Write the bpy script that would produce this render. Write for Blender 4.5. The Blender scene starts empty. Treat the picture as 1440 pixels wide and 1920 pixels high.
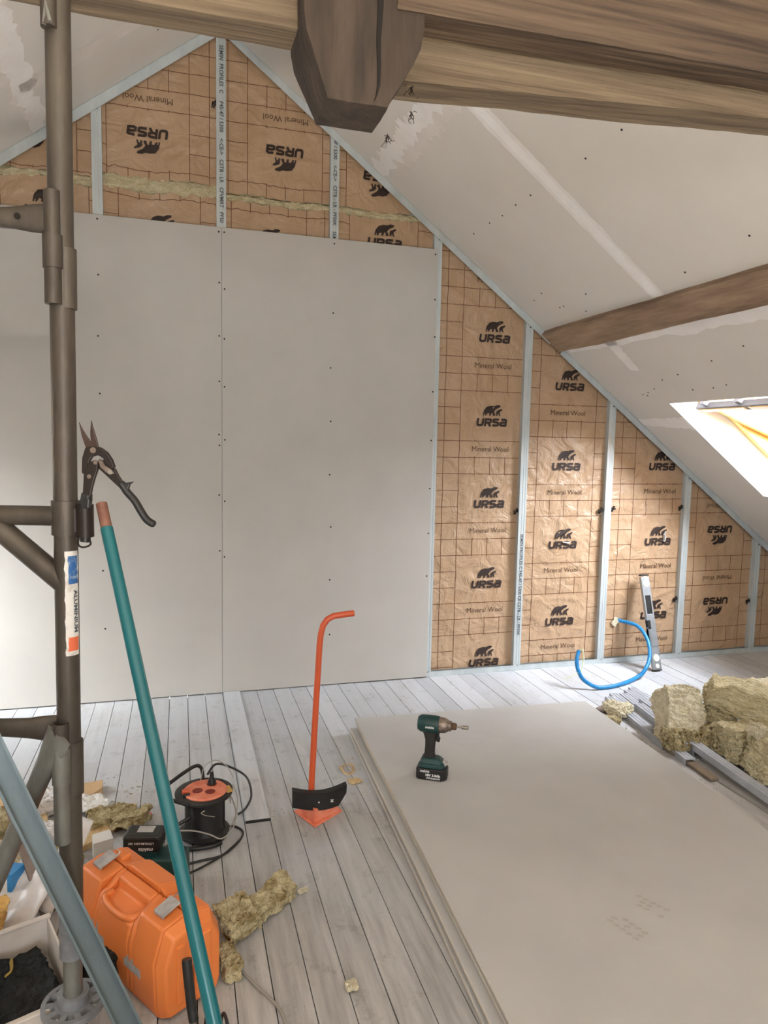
import bpy, bmesh, math, random
from mathutils import Vector, Matrix, noise
C = bpy.context.scene.collection
SC = bpy.context.scene
R = math.radians
noise.seed_set(7)
PI = math.pi

# ------------------------------------------------------------------ camera
cam_d = bpy.data.cameras.new('camera'); cam = bpy.data.objects.new('camera', cam_d); C.objects.link(cam)
SC.camera = cam
cam_d.sensor_fit = 'VERTICAL'; cam_d.sensor_height = 36.0
cam_d.lens = 1320.5 / 1920 * 36.0
cam_d.clip_start = 0.02
_p, _y, _r = .0974, .2835, .0202
fw = Vector((math.sin(_y)*math.cos(_p), math.cos(_y)*math.cos(_p), -math.sin(_p)))
rt0 = Vector((math.cos(_y), -math.sin(_y), 0)); up0 = rt0.cross(fw)
rt = math.cos(_r)*rt0 + math.sin(_r)*up0; upv = -math.sin(_r)*rt0 + math.cos(_r)*up0
M = Matrix((rt, upv, -fw)).transposed().to_4x4(); M.translation = Vector((-.2192, -3.8794, 1.3992))
cam.matrix_world = M

# ------------------------------------------------------------------ view, world, lights
SC.view_settings.view_transform = 'Standard'; SC.view_settings.look = 'None'
SC.view_settings.exposure = 1.02; SC.view_settings.gamma = 1.0
SC.view_settings.use_curve_mapping = False
w = bpy.data.worlds.new('sky'); SC.world = w; w.use_nodes = True
bg = w.node_tree.nodes['Background']; bg.inputs[0].default_value = (.86, .93, 1, 1); bg.inputs[1].default_value = 1.6

def area(name, loc, direction, sx, sy, power, col, spread=180):
    l = bpy.data.lights.new(name, 'AREA'); l.shape = 'RECTANGLE'; l.size = sx; l.size_y = sy
    l.energy = power; l.color = col; l.spread = R(spread)
    o = bpy.data.objects.new(name, l); C.objects.link(o); o.location = loc
    o.rotation_euler = Vector(direction).to_track_quat('-Z', 'Y').to_euler()
    return o
LAMP_POWER = 98
L_COOL = (.84, .93, 1.0)
# daylight above each roof window, outside the glass; the rear pair is added fill
area('daylight_right', (3.70, -1.55, 2.35), (-.68, .42, -.75), 1.5, 1.5, 350, (.95, .96, 1.0))
area('daylight_left', (-3.55, -1.75, 2.25), (2.1, 1.75, -1.25), 1.1, 1.1, 330, (.98, .99, .97), 80)
area('daylight_left_sky', (-3.70, -1.1, 2.45), (.68, .1, -.75), 1.5, 1.5, 160, (.90, .95, 1.0))
area('fill_right_rear', (3.75, -5.0, 2.5), (-.75, 0, -.85), 1.5, 1.7, 120, L_COOL)
area('fill_left_rear', (-3.75, -4.9, 2.5), (.75, 0, -.85), 1.5, 1.7, 430, L_COOL)
# extra fill light at the added window in the rear gable
area('fill_gable', (.1, -7.45, 1.75), (0, 1, -.02), 1.6, 1.5, 60, (.92, .96, 1.0))

# ------------------------------------------------------------------ materials
def lin(c):
    return tuple(((v/255+.055)/1.055)**2.4 if v/255 > .04045 else v/255/12.92 for v in c) + (1,)
def mat(name, col, rough=.6, metal=0, col2=None, scale=8, stretch=(1, 1, 1), bump=0, bscale=None, detail=6, ramp=(.35, .65), spec=.5, bstretch=None):
    m = bpy.data.materials.new(name); m.use_nodes = True; nt = m.node_tree; b = nt.nodes['Principled BSDF']
    b.inputs['Roughness'].default_value = rough; b.inputs['Metallic'].default_value = metal
    b.inputs['Specular IOR Level'].default_value = spec
    b.inputs['Base Color'].default_value = lin(col)
    tc = nt.nodes.new('ShaderNodeTexCoord')
    def mapped(st):
        mp = nt.nodes.new('ShaderNodeMapping'); mp.inputs['Scale'].default_value = st
        nt.links.new(tc.outputs['Object'], mp.inputs['Vector']); return mp
    if col2 is not None:
        mp = mapped(stretch)
        n = nt.nodes.new('ShaderNodeTexNoise'); n.inputs['Scale'].default_value = scale; n.inputs['Detail'].default_value = detail
        n.inputs['Roughness'].default_value = .6
        nt.links.new(mp.outputs[0], n.inputs['Vector'])
        r = nt.nodes.new('ShaderNodeValToRGB'); r.color_ramp.elements[0].position = ramp[0]; r.color_ramp.elements[1].position = ramp[1]
        r.color_ramp.elements[0].color = lin(col); r.color_ramp.elements[1].color = lin(col2)
        nt.links.new(n.outputs['Fac'], r.inputs['Fac']); nt.links.new(r.outputs['Color'], b.inputs['Base Color'])
    if bump:
        mp = mapped(bstretch or stretch)
        n = nt.nodes.new('ShaderNodeTexNoise'); n.inputs['Scale'].default_value = bscale or scale; n.inputs['Detail'].default_value = 8
        nt.links.new(mp.outputs[0], n.inputs['Vector'])
        bp = nt.nodes.new('ShaderNodeBump'); bp.inputs['Strength'].default_value = min(1, bump); bp.inputs['Distance'].default_value = .01*max(1, bump)
        nt.links.new(n.outputs['Fac'], bp.inputs['Height']); nt.links.new(bp.outputs['Normal'], b.inputs['Normal'])
    return m
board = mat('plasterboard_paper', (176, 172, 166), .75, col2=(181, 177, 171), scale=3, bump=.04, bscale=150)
board_stack = mat('plasterboard_cream_paper', (180, 178, 175), .7, col2=(172, 170, 167), scale=2.2, bump=.04, bscale=120)
board_edge = mat('plasterboard_edge', (200, 193, 180), .85, col2=(184, 174, 158), scale=30, stretch=(1, .1, 1))
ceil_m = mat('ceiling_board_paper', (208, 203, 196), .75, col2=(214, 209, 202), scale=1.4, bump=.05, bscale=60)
compound = mat('joint_compound', (226, 221, 217), .8, col2=(234, 231, 228), scale=9, bump=.25, bscale=25)
compound_b = mat('joint_compound_top_coat', (232, 228, 225), .8, col2=(240, 238, 236), scale=9, bump=.2, bscale=25)
compound_l = mat('joint_compound_thin', (222, 215, 209), .8, col2=(214, 207, 200), scale=9, bump=.2, bscale=25)
galv = mat('galvanised_steel', (176, 184, 186), .45, .2, col2=(192, 199, 200), scale=14, stretch=(1, 1, .3), bump=.05, bscale=90)
galv_l = mat('galvanised_steel_loose', (112, 124, 128), .36, .6, col2=(130, 142, 146), scale=8, stretch=(1, 1, .3), bump=.05, bscale=60)
rail_m = mat('dusty_grey_rail', (158, 162, 170), .6, .15, col2=(180, 183, 190), scale=10)
alu = mat('dirty_aluminium_tube', (96, 88, 78), .48, .45, col2=(62, 55, 49), scale=9, stretch=(1, 1, .35), bump=.2, bscale=40, ramp=(.3, .7))
alu_l = mat('pale_aluminium_tube', (140, 140, 134), .48, .5, col2=(102, 98, 90), scale=9, stretch=(1, 1, .4), bump=.25, bscale=30)
castm = mat('grey_cast_metal', (150, 152, 156), .6, .4, col2=(120, 121, 124), scale=18)
kraft = mat('kraft_facing', (178, 150, 122), .40, col2=(168, 138, 108), scale=5, spec=.45)
ink = mat('printed_ink', (52, 40, 36), .6, spec=.3)
ink_l = mat('printed_text_ink', (86, 62, 46), .6, spec=.3)
ink_grid = mat('printed_grid_ink', (104, 66, 44), .6, spec=.3)
wool = mat('mineral_wool', (238, 227, 194), .95, col2=(208, 193, 150), scale=26, stretch=(1, 1, 2.2), bump=2.2, bscale=90, ramp=(.3, .72), spec=.1)
wool_pale = mat('pale_mineral_wool', (244, 235, 210), .95, col2=(214, 200, 162), scale=30, stretch=(1.6, 1, 1), bump=2.2, bscale=110, ramp=(.35, .75), spec=.1)
wool_grey = mat('dusty_mineral_wool', (206, 194, 158), .95, col2=(142, 124, 86), scale=34, bump=2.0, bscale=90, spec=.1)
oak = mat('old_beam_wood', (104, 86, 68), .85, col2=(56, 43, 34), scale=14, stretch=(.10, 3, 3), bump=.8, bscale=14, bstretch=(.15, 4, 4))
oak_v = mat('old_post_wood', (72, 59, 48), .85, col2=(44, 35, 28), scale=9, stretch=(2, 2, .3), bump=.7, bscale=14, bstretch=(4, 4, .2))
oak_l = mat('pale_beam_wood', (130, 113, 91), .85, col2=(92, 77, 60), scale=16, stretch=(.10, 2.2, 2.2), bump=.8, bscale=16, bstretch=(.15, 5, 5))
oak_y = mat('purlin_wood', (162, 138, 114), .85, col2=(118, 94, 76), scale=7, stretch=(2, .35, 2), bump=.6, bscale=12, bstretch=(4, .3, 4))
crack_m = mat('wood_crack', (24, 18, 14), .95)
pine = mat('varnished_pine', (236, 196, 120), .35, col2=(226, 178, 98), scale=6, stretch=(4, 1, 1))
white_r = mat('white_reveal_paint', (232, 234, 238), .7)
win_grey = mat('window_grey_plastic', (142, 142, 148), .5)
black = mat('black_plastic', (22, 22, 23), .42, col2=(34, 33, 32), scale=20)
black_d = mat('dusty_black_plastic', (30, 29, 28), .55, col2=(66, 62, 58), scale=12, ramp=(.45, .8))
black_m = mat('blackened_steel', (40, 32, 28), .45, .4)
blade_m = mat('browned_blade_steel', (96, 78, 70), .35, .7, col2=(62, 50, 46), scale=20)
steel = mat('bright_steel', (176, 170, 162), .3, .9)
steel_w = mat('worn_steel', (150, 136, 126), .42, .7, col2=(100, 88, 80), scale=30)
teal = mat('teal_lacquer', (10, 100, 106), .28, col2=(8, 86, 94), scale=5, stretch=(1, 1, .2))
teal_tool = mat('teal_tool_plastic', (28, 66, 66), .45, col2=(22, 54, 54), scale=20)
brown_end = mat('bare_brown_end', (112, 74, 62), .45, .2, col2=(140, 100, 84), scale=20)
orange = mat('orange_plastic', (228, 130, 66), .42, col2=(220, 120, 58), scale=4, spec=.5)
orange_steel = mat('orange_painted_steel', (200, 86, 48), .35)
orange_pale = mat('dusty_orange_paint', (222, 116, 84), .5, col2=(232, 146, 118), scale=20)
red_pl = mat('orange_red_socket_plastic', (222, 142, 112), .5, col2=(206, 104, 76), scale=24)
sock_d = mat('dark_socket_hole', (120, 44, 30), .6)
blue_h = mat('blue_conduit', (26, 118, 176), .4, col2=(34, 132, 190), scale=30)
wire_w = mat('white_wire', (226, 226, 220), .5)
wire_gy = mat('yellow_green_wire', (190, 200, 130), .5)
wire_g = mat('grey_wire', (150, 146, 138), .5)
cable_b = mat('black_cable', (38, 36, 36), .55)
label_w = mat('white_lettering', (226, 226, 226), .6)
label_g = mat('grey_label', (176, 172, 168), .6, col2=(150, 146, 144), scale=40)
sticker_w = mat('worn_white_sticker', (214, 210, 204), .7, col2=(172, 160, 148), scale=60, ramp=(.5, .75))
sticker_b = mat('blue_sticker_print', (40, 92, 150), .6, col2=(150, 164, 180), scale=90, ramp=(.5, .7))
sticker_o = mat('orange_sticker_print', (214, 104, 66), .6)
cardb = mat('cardboard', (186, 154, 112), .8, col2=(200, 168, 128), scale=10)
woodscrap = mat('light_wood_scrap', (204, 178, 136), .75, col2=(184, 154, 110), scale=12, stretch=(6, 1, 1), bump=.2, bscale=30)
darkscrap = mat('brown_scrap', (104, 78, 58), .8, col2=(78, 56, 42), scale=20)
paper = mat('white_crumpled_paper', (214, 212, 208), .7)
plastic_sheet = mat('milky_plastic_sheet', (206, 202, 200), .35, col2=(188, 182, 178), scale=10, spec=.6)
blue_pack = mat('blue_packaging', (50, 130, 190), .45)
ochre_bag = mat('ochre_paper_bag', (206, 166, 96), .6, col2=(184, 142, 76), scale=14)
batten_m = mat('grey_brown_batten', (134, 120, 112), .8, col2=(112, 98, 90), scale=10, stretch=(1, 1, .2))
crate_m = mat('dusty_white_crate', (206, 198, 190), .6, col2=(190, 180, 170), scale=8)
darkfab = mat('black_fabric_and_lump', (20, 24, 23), .85, col2=(12, 14, 14), scale=20, bump=.6, bscale=40)
yellow_d = mat('dull_yellow_cloth', (150, 124, 52), .8)
green_pl = mat('pale_green_plastic', (120, 160, 140), .5)
pink_m = mat('pink_plastic_scrap', (226, 140, 140), .5)
screw_m = mat('black_screw_steel', (34, 32, 32), .45, .4)
dust_m = mat('dusty_crumbs', (196, 190, 176), .95, col2=(160, 148, 124), scale=60)
gap_m = mat('dark_underfloor', (36, 32, 30), .95)
masonry = mat('gable_blockwork', (150, 140, 128), .9, col2=(124, 114, 104), scale=6, bump=.6, bscale=20)
lvl_m = mat('aluminium_level_body', (176, 180, 184), .35, .6, col2=(156, 160, 164), scale=12)
vial_m = mat('clear_vial_plastic', (220, 226, 214), .2)

glass = bpy.data.materials.new('window_glass'); glass.use_nodes = True
nt = glass.node_tree; nt.nodes.remove(nt.nodes['Principled BSDF'])
_t = nt.nodes.new('ShaderNodeBsdfTransparent'); _t.inputs[0].default_value = (.96, .98, 1, 1)
_g = nt.nodes.new('ShaderNodeBsdfGlossy'); _g.inputs['Roughness'].default_value = .03
_m = nt.nodes.new('ShaderNodeMixShader'); _m.inputs[0].default_value = .06
nt.links.new(_t.outputs[0], _m.inputs[1]); nt.links.new(_g.outputs[0], _m.inputs[2]); nt.links.new(_m.outputs[0], nt.nodes['Material Output'].inputs[0])

# kraft facing: creased, slightly shiny paper
def kraft_nodes():
    nt = kraft.node_tree; b = nt.nodes['Principled BSDF']; tc = nt.nodes.new('ShaderNodeTexCoord')
    n1 = nt.nodes.new('ShaderNodeTexNoise'); n1.inputs['Scale'].default_value = 9; n1.inputs['Detail'].default_value = 5; n1.inputs['Distortion'].default_value = 1.2
    mp = nt.nodes.new('ShaderNodeMapping'); mp.inputs['Scale'].default_value = (60, 60, 3)
    n2 = nt.nodes.new('ShaderNodeTexNoise'); n2.inputs['Scale'].default_value = 3; n2.inputs['Detail'].default_value = 3
    nt.links.new(tc.outputs['Object'], n1.inputs['Vector']); nt.links.new(tc.outputs['Object'], mp.inputs['Vector']); nt.links.new(mp.outputs[0], n2.inputs['Vector'])
    b1 = nt.nodes.new('ShaderNodeBump'); b1.inputs['Strength'].default_value = .9; b1.inputs['Distance'].default_value = .022
    b2 = nt.nodes.new('ShaderNodeBump'); b2.inputs['Strength'].default_value = .4; b2.inputs['Distance'].default_value = .003
    nt.links.new(n1.outputs['Fac'], b1.inputs['Height']); nt.links.new(n2.outputs['Fac'], b2.inputs['Height'])
    nt.links.new(b1.outputs['Normal'], b2.inputs['Normal']); nt.links.new(b2.outputs['Normal'], b.inputs['Normal'])
kraft_nodes()

# floor planks: each plank its own tone, dust and dark wear
def floor_mat():
    m = bpy.data.materials.new('worn_grey_planks'); m.use_nodes = True; nt = m.node_tree; b = nt.nodes['Principled BSDF']
    b.inputs['Roughness'].default_value = .62; b.inputs['Specular IOR Level'].default_value = .35
    tc = nt.nodes.new('ShaderNodeTexCoord')
    at = nt.nodes.new('ShaderNodeAttribute'); at.attribute_name = 'tone'
    mp = nt.nodes.new('ShaderNodeMapping'); mp.inputs['Scale'].default_value = (9, .7, 1); nt.links.new(tc.outputs['Object'], mp.inputs[0])
    n1 = nt.nodes.new('ShaderNodeTexNoise'); n1.inputs['Scale'].default_value = 4; n1.inputs['Detail'].default_value = 8; n1.inputs['Roughness'].default_value = .65; nt.links.new(mp.outputs[0], n1.inputs['Vector'])
    n2 = nt.nodes.new('ShaderNodeTexNoise'); n2.inputs['Scale'].default_value = 2.3; n2.inputs['Detail'].default_value = 7; nt.links.new(tc.outputs['Object'], n2.inputs['Vector'])
    n3 = nt.nodes.new('ShaderNodeTexNoise'); n3.inputs['Scale'].default_value = 11; n3.inputs['Detail'].default_value = 10; n3.inputs['Roughness'].default_value = .75; nt.links.new(tc.outputs['Object'], n3.inputs['Vector'])
    r1 = nt.nodes.new('ShaderNodeValToRGB'); e = r1.color_ramp.elements
    e[0].position = .28; e[0].color = lin((150, 147, 144)); e[1].position = .72; e[1].color = lin((194, 192, 190))
    nt.links.new(n1.outputs['Fac'], r1.inputs['Fac'])
    # plaster dust in broad drifts, thickest along the wall being boarded
    sx = nt.nodes.new('ShaderNodeSeparateXYZ'); nt.links.new(tc.outputs['Object'], sx.inputs[0])
    mr = nt.nodes.new('ShaderNodeMapRange'); mr.inputs['From Min'].default_value = -2.1; mr.inputs['From Max'].default_value = -.5
    nt.links.new(sx.outputs['Y'], mr.inputs['Value'])
    ad = nt.nodes.new('ShaderNodeMath'); ad.operation = 'ADD'; nt.links.new(mr.outputs[0], ad.inputs[0])
    ms = nt.nodes.new('ShaderNodeMath'); ms.operation = 'MULTIPLY_ADD'; ms.inputs[1].default_value = 2.4; ms.inputs[2].default_value = -1.25
    nt.links.new(n2.outputs['Fac'], ms.inputs[0]); nt.links.new(ms.outputs[0], ad.inputs[1]); ad.use_clamp = True
    mul = nt.nodes.new('ShaderNodeMath'); mul.operation = 'MULTIPLY'; mul.inputs[1].default_value = .8; nt.links.new(ad.outputs[0], mul.inputs[0])
    mx = nt.nodes.new('ShaderNodeMix'); mx.data_type = 'RGBA'; mx.inputs['B'].default_value = lin((188, 192, 198))
    nt.links.new(mul.outputs[0], mx.inputs['Factor']); nt.links.new(r1.outputs['Color'], mx.inputs['A'])
    # specks and stains
    r3 = nt.nodes.new('ShaderNodeValToRGB'); e = r3.color_ramp.elements
    e[0].position = .3; e[0].color = (.55, .52, .5, 1); e[1].position = .45; e[1].color = (1, 1, 1, 1); nt.links.new(n3.outputs['Fac'], r3.inputs['Fac'])
    m2 = nt.nodes.new('ShaderNodeMix'); m2.data_type = 'RGBA'; m2.blend_type = 'MULTIPLY'; m2.inputs['Factor'].default_value = .7
    nt.links.new(mx.outputs['Result'], m2.inputs['A']); nt.links.new(r3.outputs['Color'], m2.inputs['B'])
    m3 = nt.nodes.new('ShaderNodeMix'); m3.data_type = 'RGBA'; m3.blend_type = 'MULTIPLY'; m3.inputs['Factor'].default_value = 1
    nt.links.new(m2.outputs['Result'], m3.inputs['A']); nt.links.new(at.outputs['Color'], m3.inputs['B'])
    nt.links.new(m3.outputs['Result'], b.inputs['Base Color'])
    bp = nt.nodes.new('ShaderNodeBump'); bp.inputs['Strength'].default_value = .35; bp.inputs['Distance'].default_value = .004
    nt.links.new(n1.outputs['Fac'], bp.inputs['Height']); nt.links.new(bp.outputs['Normal'], b.inputs['Normal'])
    return m
floor_m = floor_mat()

# ------------------------------------------------------------------ mesh helpers
class MB:
    def __init__(s): s.v = []; s.f = []; s.mi = []
    def add(s, vs, fs, mi=0):
        o = len(s.v); s.v += [Vector(v) for v in vs]; s.f += [tuple(i+o for i in f) for f in fs]; s.mi += [mi]*len(fs); return s
    def box(s, c, d, rot=None, mi=0, taper=1):
        x, y, z = (k/2 for k in d); vs = []
        for sz in (-1, 1):
            t = taper if sz > 0 else 1
            for sx, sy in ((-1, -1), (1, -1), (1, 1), (-1, 1)): vs.append(Vector((sx*x*t, sy*y*t, sz*z)))
        if rot is not None: vs = [rot @ v for v in vs]
        vs = [v + Vector(c) for v in vs]
        return s.add(vs, [(0, 3, 2, 1), (4, 5, 6, 7), (0, 1, 5, 4), (1, 2, 6, 5), (2, 3, 7, 6), (3, 0, 4, 7)], mi)
    def hexa(s, p, mi=0):   # eight points, bottom ring then top ring
        return s.add(p, [(0, 3, 2, 1), (4, 5, 6, 7), (0, 1, 5, 4), (1, 2, 6, 5), (2, 3, 7, 6), (3, 0, 4, 7)], mi)
    def tube(s, pts, r, seg=12, mi=0, cap=True, flat=None):
        pts = [Vector(p) for p in pts]; n = len(pts); rs = r if isinstance(r, (list, tuple)) else [r]*n
        t0 = (pts[1]-pts[0]).normalized(); a = Vector((0, 0, 1)) if abs(t0.z) < .9 else Vector((1, 0, 0))
        u = t0.cross(a).normalized(); rings = []; vs = []
        for i, p in enumerate(pts):
            t = ((pts[min(i+1, n-1)]-p).normalized() + (p-pts[max(i-1, 0)]).normalized())
            t = t.normalized() if t.length > 1e-6 else t0
            u = (u - t*u.dot(t)).normalized(); w_ = t.cross(u)
            for k in range(seg):
                a = 2*PI*k/seg; vs.append(p + (u*math.cos(a) + w_*math.sin(a)*(flat or 1))*rs[i])
        fs = [(i*seg+k, i*seg+(k+1) % seg, (i+1)*seg+(k+1) % seg, (i+1)*seg+k) for i in range(n-1) for k in range(seg)]
        if cap: fs += [tuple(reversed(range(seg))), tuple((n-1)*seg+k for k in range(seg))]
        return s.add(vs, fs, mi)
    def pipe(s, p0, p1, ro, ri, seg=20, mi=0):  # hollow straight tube with open ends
        p0 = Vector(p0); p1 = Vector(p1); t = (p1-p0).normalized(); a = Vector((0, 0, 1)) if abs(t.z) < .9 else Vector((1, 0, 0))
        u = t.cross(a).normalized(); w_ = t.cross(u); vs = []
        for p, r in ((p0, ro), (p1, ro), (p1, ri), (p0, ri)):
            for k in range(seg): a = 2*PI*k/seg; vs.append(p + (u*math.cos(a)+w_*math.sin(a))*r)
        fs = [(j*seg+k, j*seg+(k+1) % seg, ((j+1) % 4)*seg+(k+1) % seg, ((j+1) % 4)*seg+k) for j in range(4) for k in range(seg)]
        return s.add(vs, fs, mi)
    def lathe(s, prof, c=(0, 0, 0), seg=28, mi=0, axis='Z', rot=None):
        vs = []; c = Vector(c)
        for (r, z) in prof:
            for k in range(seg):
                a = 2*PI*k/seg; v = Vector((r*math.cos(a), r*math.sin(a), z))
                if axis == 'X': v = Vector((z, r*math.cos(a), r*math.sin(a)))
                if axis == 'Y': v = Vector((r*math.sin(a), z, r*math.cos(a)))
                if rot is not None: v = rot @ v
                vs.append(v + c)
        n = len(prof)
        fs = [(i*seg+k, i*seg+(k+1) % seg, (i+1)*seg+(k+1) % seg, (i+1)*seg+k) for i in range(n-1) for k in range(seg)]
        fs += [tuple(reversed(range(seg))), tuple((n-1)*seg+k for k in range(seg))]
        return s.add(vs, fs, mi)
    def prism(s, poly, f0, f1, mi=0):   # f0, f1 map a 2D point to 3D on each side
        n = len(poly); vs = [f0(*p) for p in poly] + [f1(*p) for p in poly]
        fs = [tuple(reversed(range(n))), tuple(range(n, 2*n))] + [(i, (i+1) % n, n+(i+1) % n, n+i) for i in range(n)]
        return s.add(vs, fs, mi)
    def build(s, name, mats, parent=None, bev=0, smooth=False, world=False, fix=True, seg=2):
        me = bpy.data.meshes.new(name); me.from_pydata([tuple(v) for v in s.v], [], s.f)
        for m in (mats if isinstance(mats, (list, tuple)) else [mats]): me.materials.append(m)
        me.polygons.foreach_set('material_index', s.mi)
        if fix:
            bm = bmesh.new(); bm.from_mesh(me); bmesh.ops.recalc_face_normals(bm, faces=bm.faces); bm.to_mesh(me); bm.free()
        if world and parent is not None: me.transform(parent_matrix(parent).inverted())
        if smooth:
            me.polygons.foreach_set('use_smooth', [True]*len(me.polygons))
            me.set_sharp_from_angle(angle=R(38))
        o = bpy.data.objects.new(name, me); C.objects.link(o)
        if parent is not None: o.parent = parent
        if bev:
            b = o.modifiers.new('bevel', 'BEVEL'); b.width = bev; b.segments = seg; b.limit_method = 'ANGLE'; b.angle_limit = R(40)
            if smooth: pass
        return o
def parent_matrix(o):
    m = Matrix.LocRotScale(o.location, o.rotation_euler, o.scale)
    return parent_matrix(o.parent) @ m if o.parent else m
def tag(o, label, cat, group=None, kind=None):
    o['label'] = label; o['category'] = cat
    if group: o['group'] = group
    if kind: o['kind'] = kind
    return o
def thing(name, label, cat, loc=(0, 0, 0), rotz=0, group=None, rot=None):
    o = bpy.data.objects.new(name, None); C.objects.link(o); o.empty_display_size = .05
    o.location = loc; o.rotation_euler = rot if rot else (0, 0, rotz)
    return tag(o, label, cat, group)
def structure(o): o['kind'] = 'structure'; return o
def dup(root, loc=None, rotz=None, label=None, group=None):
    def cp(o, par):
        c = o.copy(); C.objects.link(c)
        if par is not None: c.parent = par
        for ch in [k for k in kids.get(o.name, [])]: cp(ch, c)
        return c
    kids = {}
    for k in C.objects:
        if k.parent: kids.setdefault(k.parent.name, []).append(k)
    r = cp(root, None)
    if loc: r.location = loc
    if rotz is not None: r.rotation_euler = (0, 0, rotz)
    if label: r['label'] = label
    if group: r['group'] = group
    return r
def text_geo(txt, size, bold=0, shear=0, sx=1, align='CENTER'):
    cu = bpy.data.curves.new('t', 'FONT'); cu.body = txt; cu.size = size; cu.offset = bold; cu.shear = shear; cu.align_x = align; cu.align_y = 'CENTER'; cu.resolution_u = 2
    o = bpy.data.objects.new('t', cu); C.objects.link(o); bpy.context.view_layer.update()
    me = bpy.data.meshes.new_from_object(o.evaluated_get(bpy.context.evaluated_depsgraph_get()))
    vs = [(v.co.x*sx, v.co.y) for v in me.vertices]; fs = [tuple(p.vertices) for p in me.polygons]
    bpy.data.objects.remove(o); bpy.data.curves.remove(cu); bpy.data.meshes.remove(me)
    return vs, fs
def stroke(pts, wd):    # flat mitred stroke in 2D -> quads
    pts = [Vector(p) for p in pts]; L = []; Rr = []
    for i, p in enumerate(pts):
        a = (p-pts[i-1]).normalized() if i > 0 else (pts[1]-p).normalized()
        b = (pts[i+1]-p).normalized() if i < len(pts)-1 else a
        n1 = Vector((-a.y, a.x)); n2 = Vector((-b.y, b.x)); m = (n1+n2).normalized(); k = wd/2/max(.5, m.dot(n1))
        L.append(p+m*k); Rr.append(p-m*k)
    n = len(pts); return [tuple(q) for q in L+Rr], [(i, n+i, n+i+1, i+1) for i in range(n-1)]

# ------------------------------------------------------------------ room shell
ZA, SB = 3.509, .7478
def zr(x): return ZA - SB*x
YF = -7.2
YB = .06
FX = ZA/SB
nR = Vector((SB, 0, 1)).normalized()       # outward roof normal, right
# floor boards, one mesh, with the gaps between them
def make_floor():
    random.seed(3); b = MB(); tones = []
    pw = .0935
    k0, k1 = -50, 50
    for k in range(k0, k1):
        x0 = k*pw + .0015; x1 = (k+1)*pw - .0012
        y = YB; first = True
        while y > YF:
            ln = random.uniform(1.6, 3.4) if not first else random.uniform(.6, 3.4); first = False
            y2 = max(YF, y-ln); dz = random.uniform(-.0015, .0012)
            if -.2 < k*pw < .3: y2 = YF
            n0 = len(b.f); b.box(((x0+x1)/2, (y+y2+.001)/2, -.011+dz), (x1-x0, (y-y2)-.002, .022)); t = random.uniform(.86, 1.06)
            tones += [t]*6; y = y2
    b.box((0, (YB+YF)/2, -.04), (9.4, YB-YF, .02), mi=1); tones += [1]*6
    o = b.build('floor', [floor_m, gap_m]); me = o.data
    ca = me.color_attributes.new('tone', 'FLOAT_COLOR', 'CORNER')
    for p, t in zip(me.polygons, tones):
        for li in p.loop_indices: ca.data[li].color = (t, t*.995, t*.99, 1)
    return structure(o)
make_floor()
# cover board lying on the planks from the wall
tag(MB().box((.049, -.695, .006), (.088, 1.37, .012)).box((.049, -1.383, .0045), (.092, .008, .009), mi=1).build('cover_board', [floor_m, gap_m], bev=.002),
    'narrow grey floorboard lying raised on the planks, running out from the wall seam', 'floorboard')
_cb = bpy.data.objects['cover_board']; _ca = _cb.data.color_attributes.new('tone', 'FLOAT_COLOR', 'CORNER')
for d in _ca.data: d.color = (1.02, 1.02, 1.02, 1)

structure(MB().add([(-FX, YB+.12, -.05), (FX, YB+.12, -.05), (0, YB+.12, ZA+.05)], [(0, 1, 2)]).add([(-FX, YB+.3, -.05), (FX, YB+.3, -.05), (0, YB+.3, ZA+.05)], [(0, 1, 2)]).build('wall_gable', masonry))
# rear gable with an added window opening to light the room, x -.7..9, z .95..2.35
wx0, wx1, wz0, wz1 = -.7, .9, .95, 2.3
b = MB()
b.add([(-FX, YF, 0), (wx0, YF, 0), (wx0, YF, zr(.7)), ], [(0, 1, 2)])
b.add([(wx1, YF, 0), (FX, YF, 0), (wx1, YF, zr(.9))], [(0, 1, 2)])
b.add([(wx0, YF, 0), (wx1, YF, 0), (wx1, YF, wz0), (wx0, YF, wz0)], [(0, 1, 2, 3)])
b.add([(wx0, YF, wz1), (wx1, YF, wz1), (wx1, YF, zr(.9)), (0, YF, ZA), (wx0, YF, zr(.7))], [(0, 1, 2, 3, 4)])
for p, q in (((wx0, wz0), (wx1, wz0)), ((wx1, wz0), (wx1, wz1)), ((wx1, wz1), (wx0, wz1)), ((wx0, wz1), (wx0, wz0))):
    b.add([(p[0], YF, p[1]), (q[0], YF, q[1]), (q[0], YF-.2, q[1]), (p[0], YF-.2, p[1])], [(0, 1, 2, 3)])
structure(b.build('wall_rear', board))
wf = MB()
for c, d in (((.1, YF-.1, wz0+.03), (1.6, .06, .06)), ((.1, YF-.1, wz1-.03), (1.6, .06, .06)), ((wx0+.03, YF-.1, 1.625), (.06, .06, 1.35)), ((wx1-.03, YF-.1, 1.625), (.06, .06, 1.35)), ((.1, YF-.1, 1.625), (.07, .06, 1.35))): wf.box(c, d)
o = structure(wf.build('added_window_3', win_grey, bev=.004))  # window added behind the camera, unseen, to brighten the room
g = MB().box((.1, YF-.1, 1.625), (1.5, .008, 1.25)).build('glass_pane', glass, o)

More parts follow.
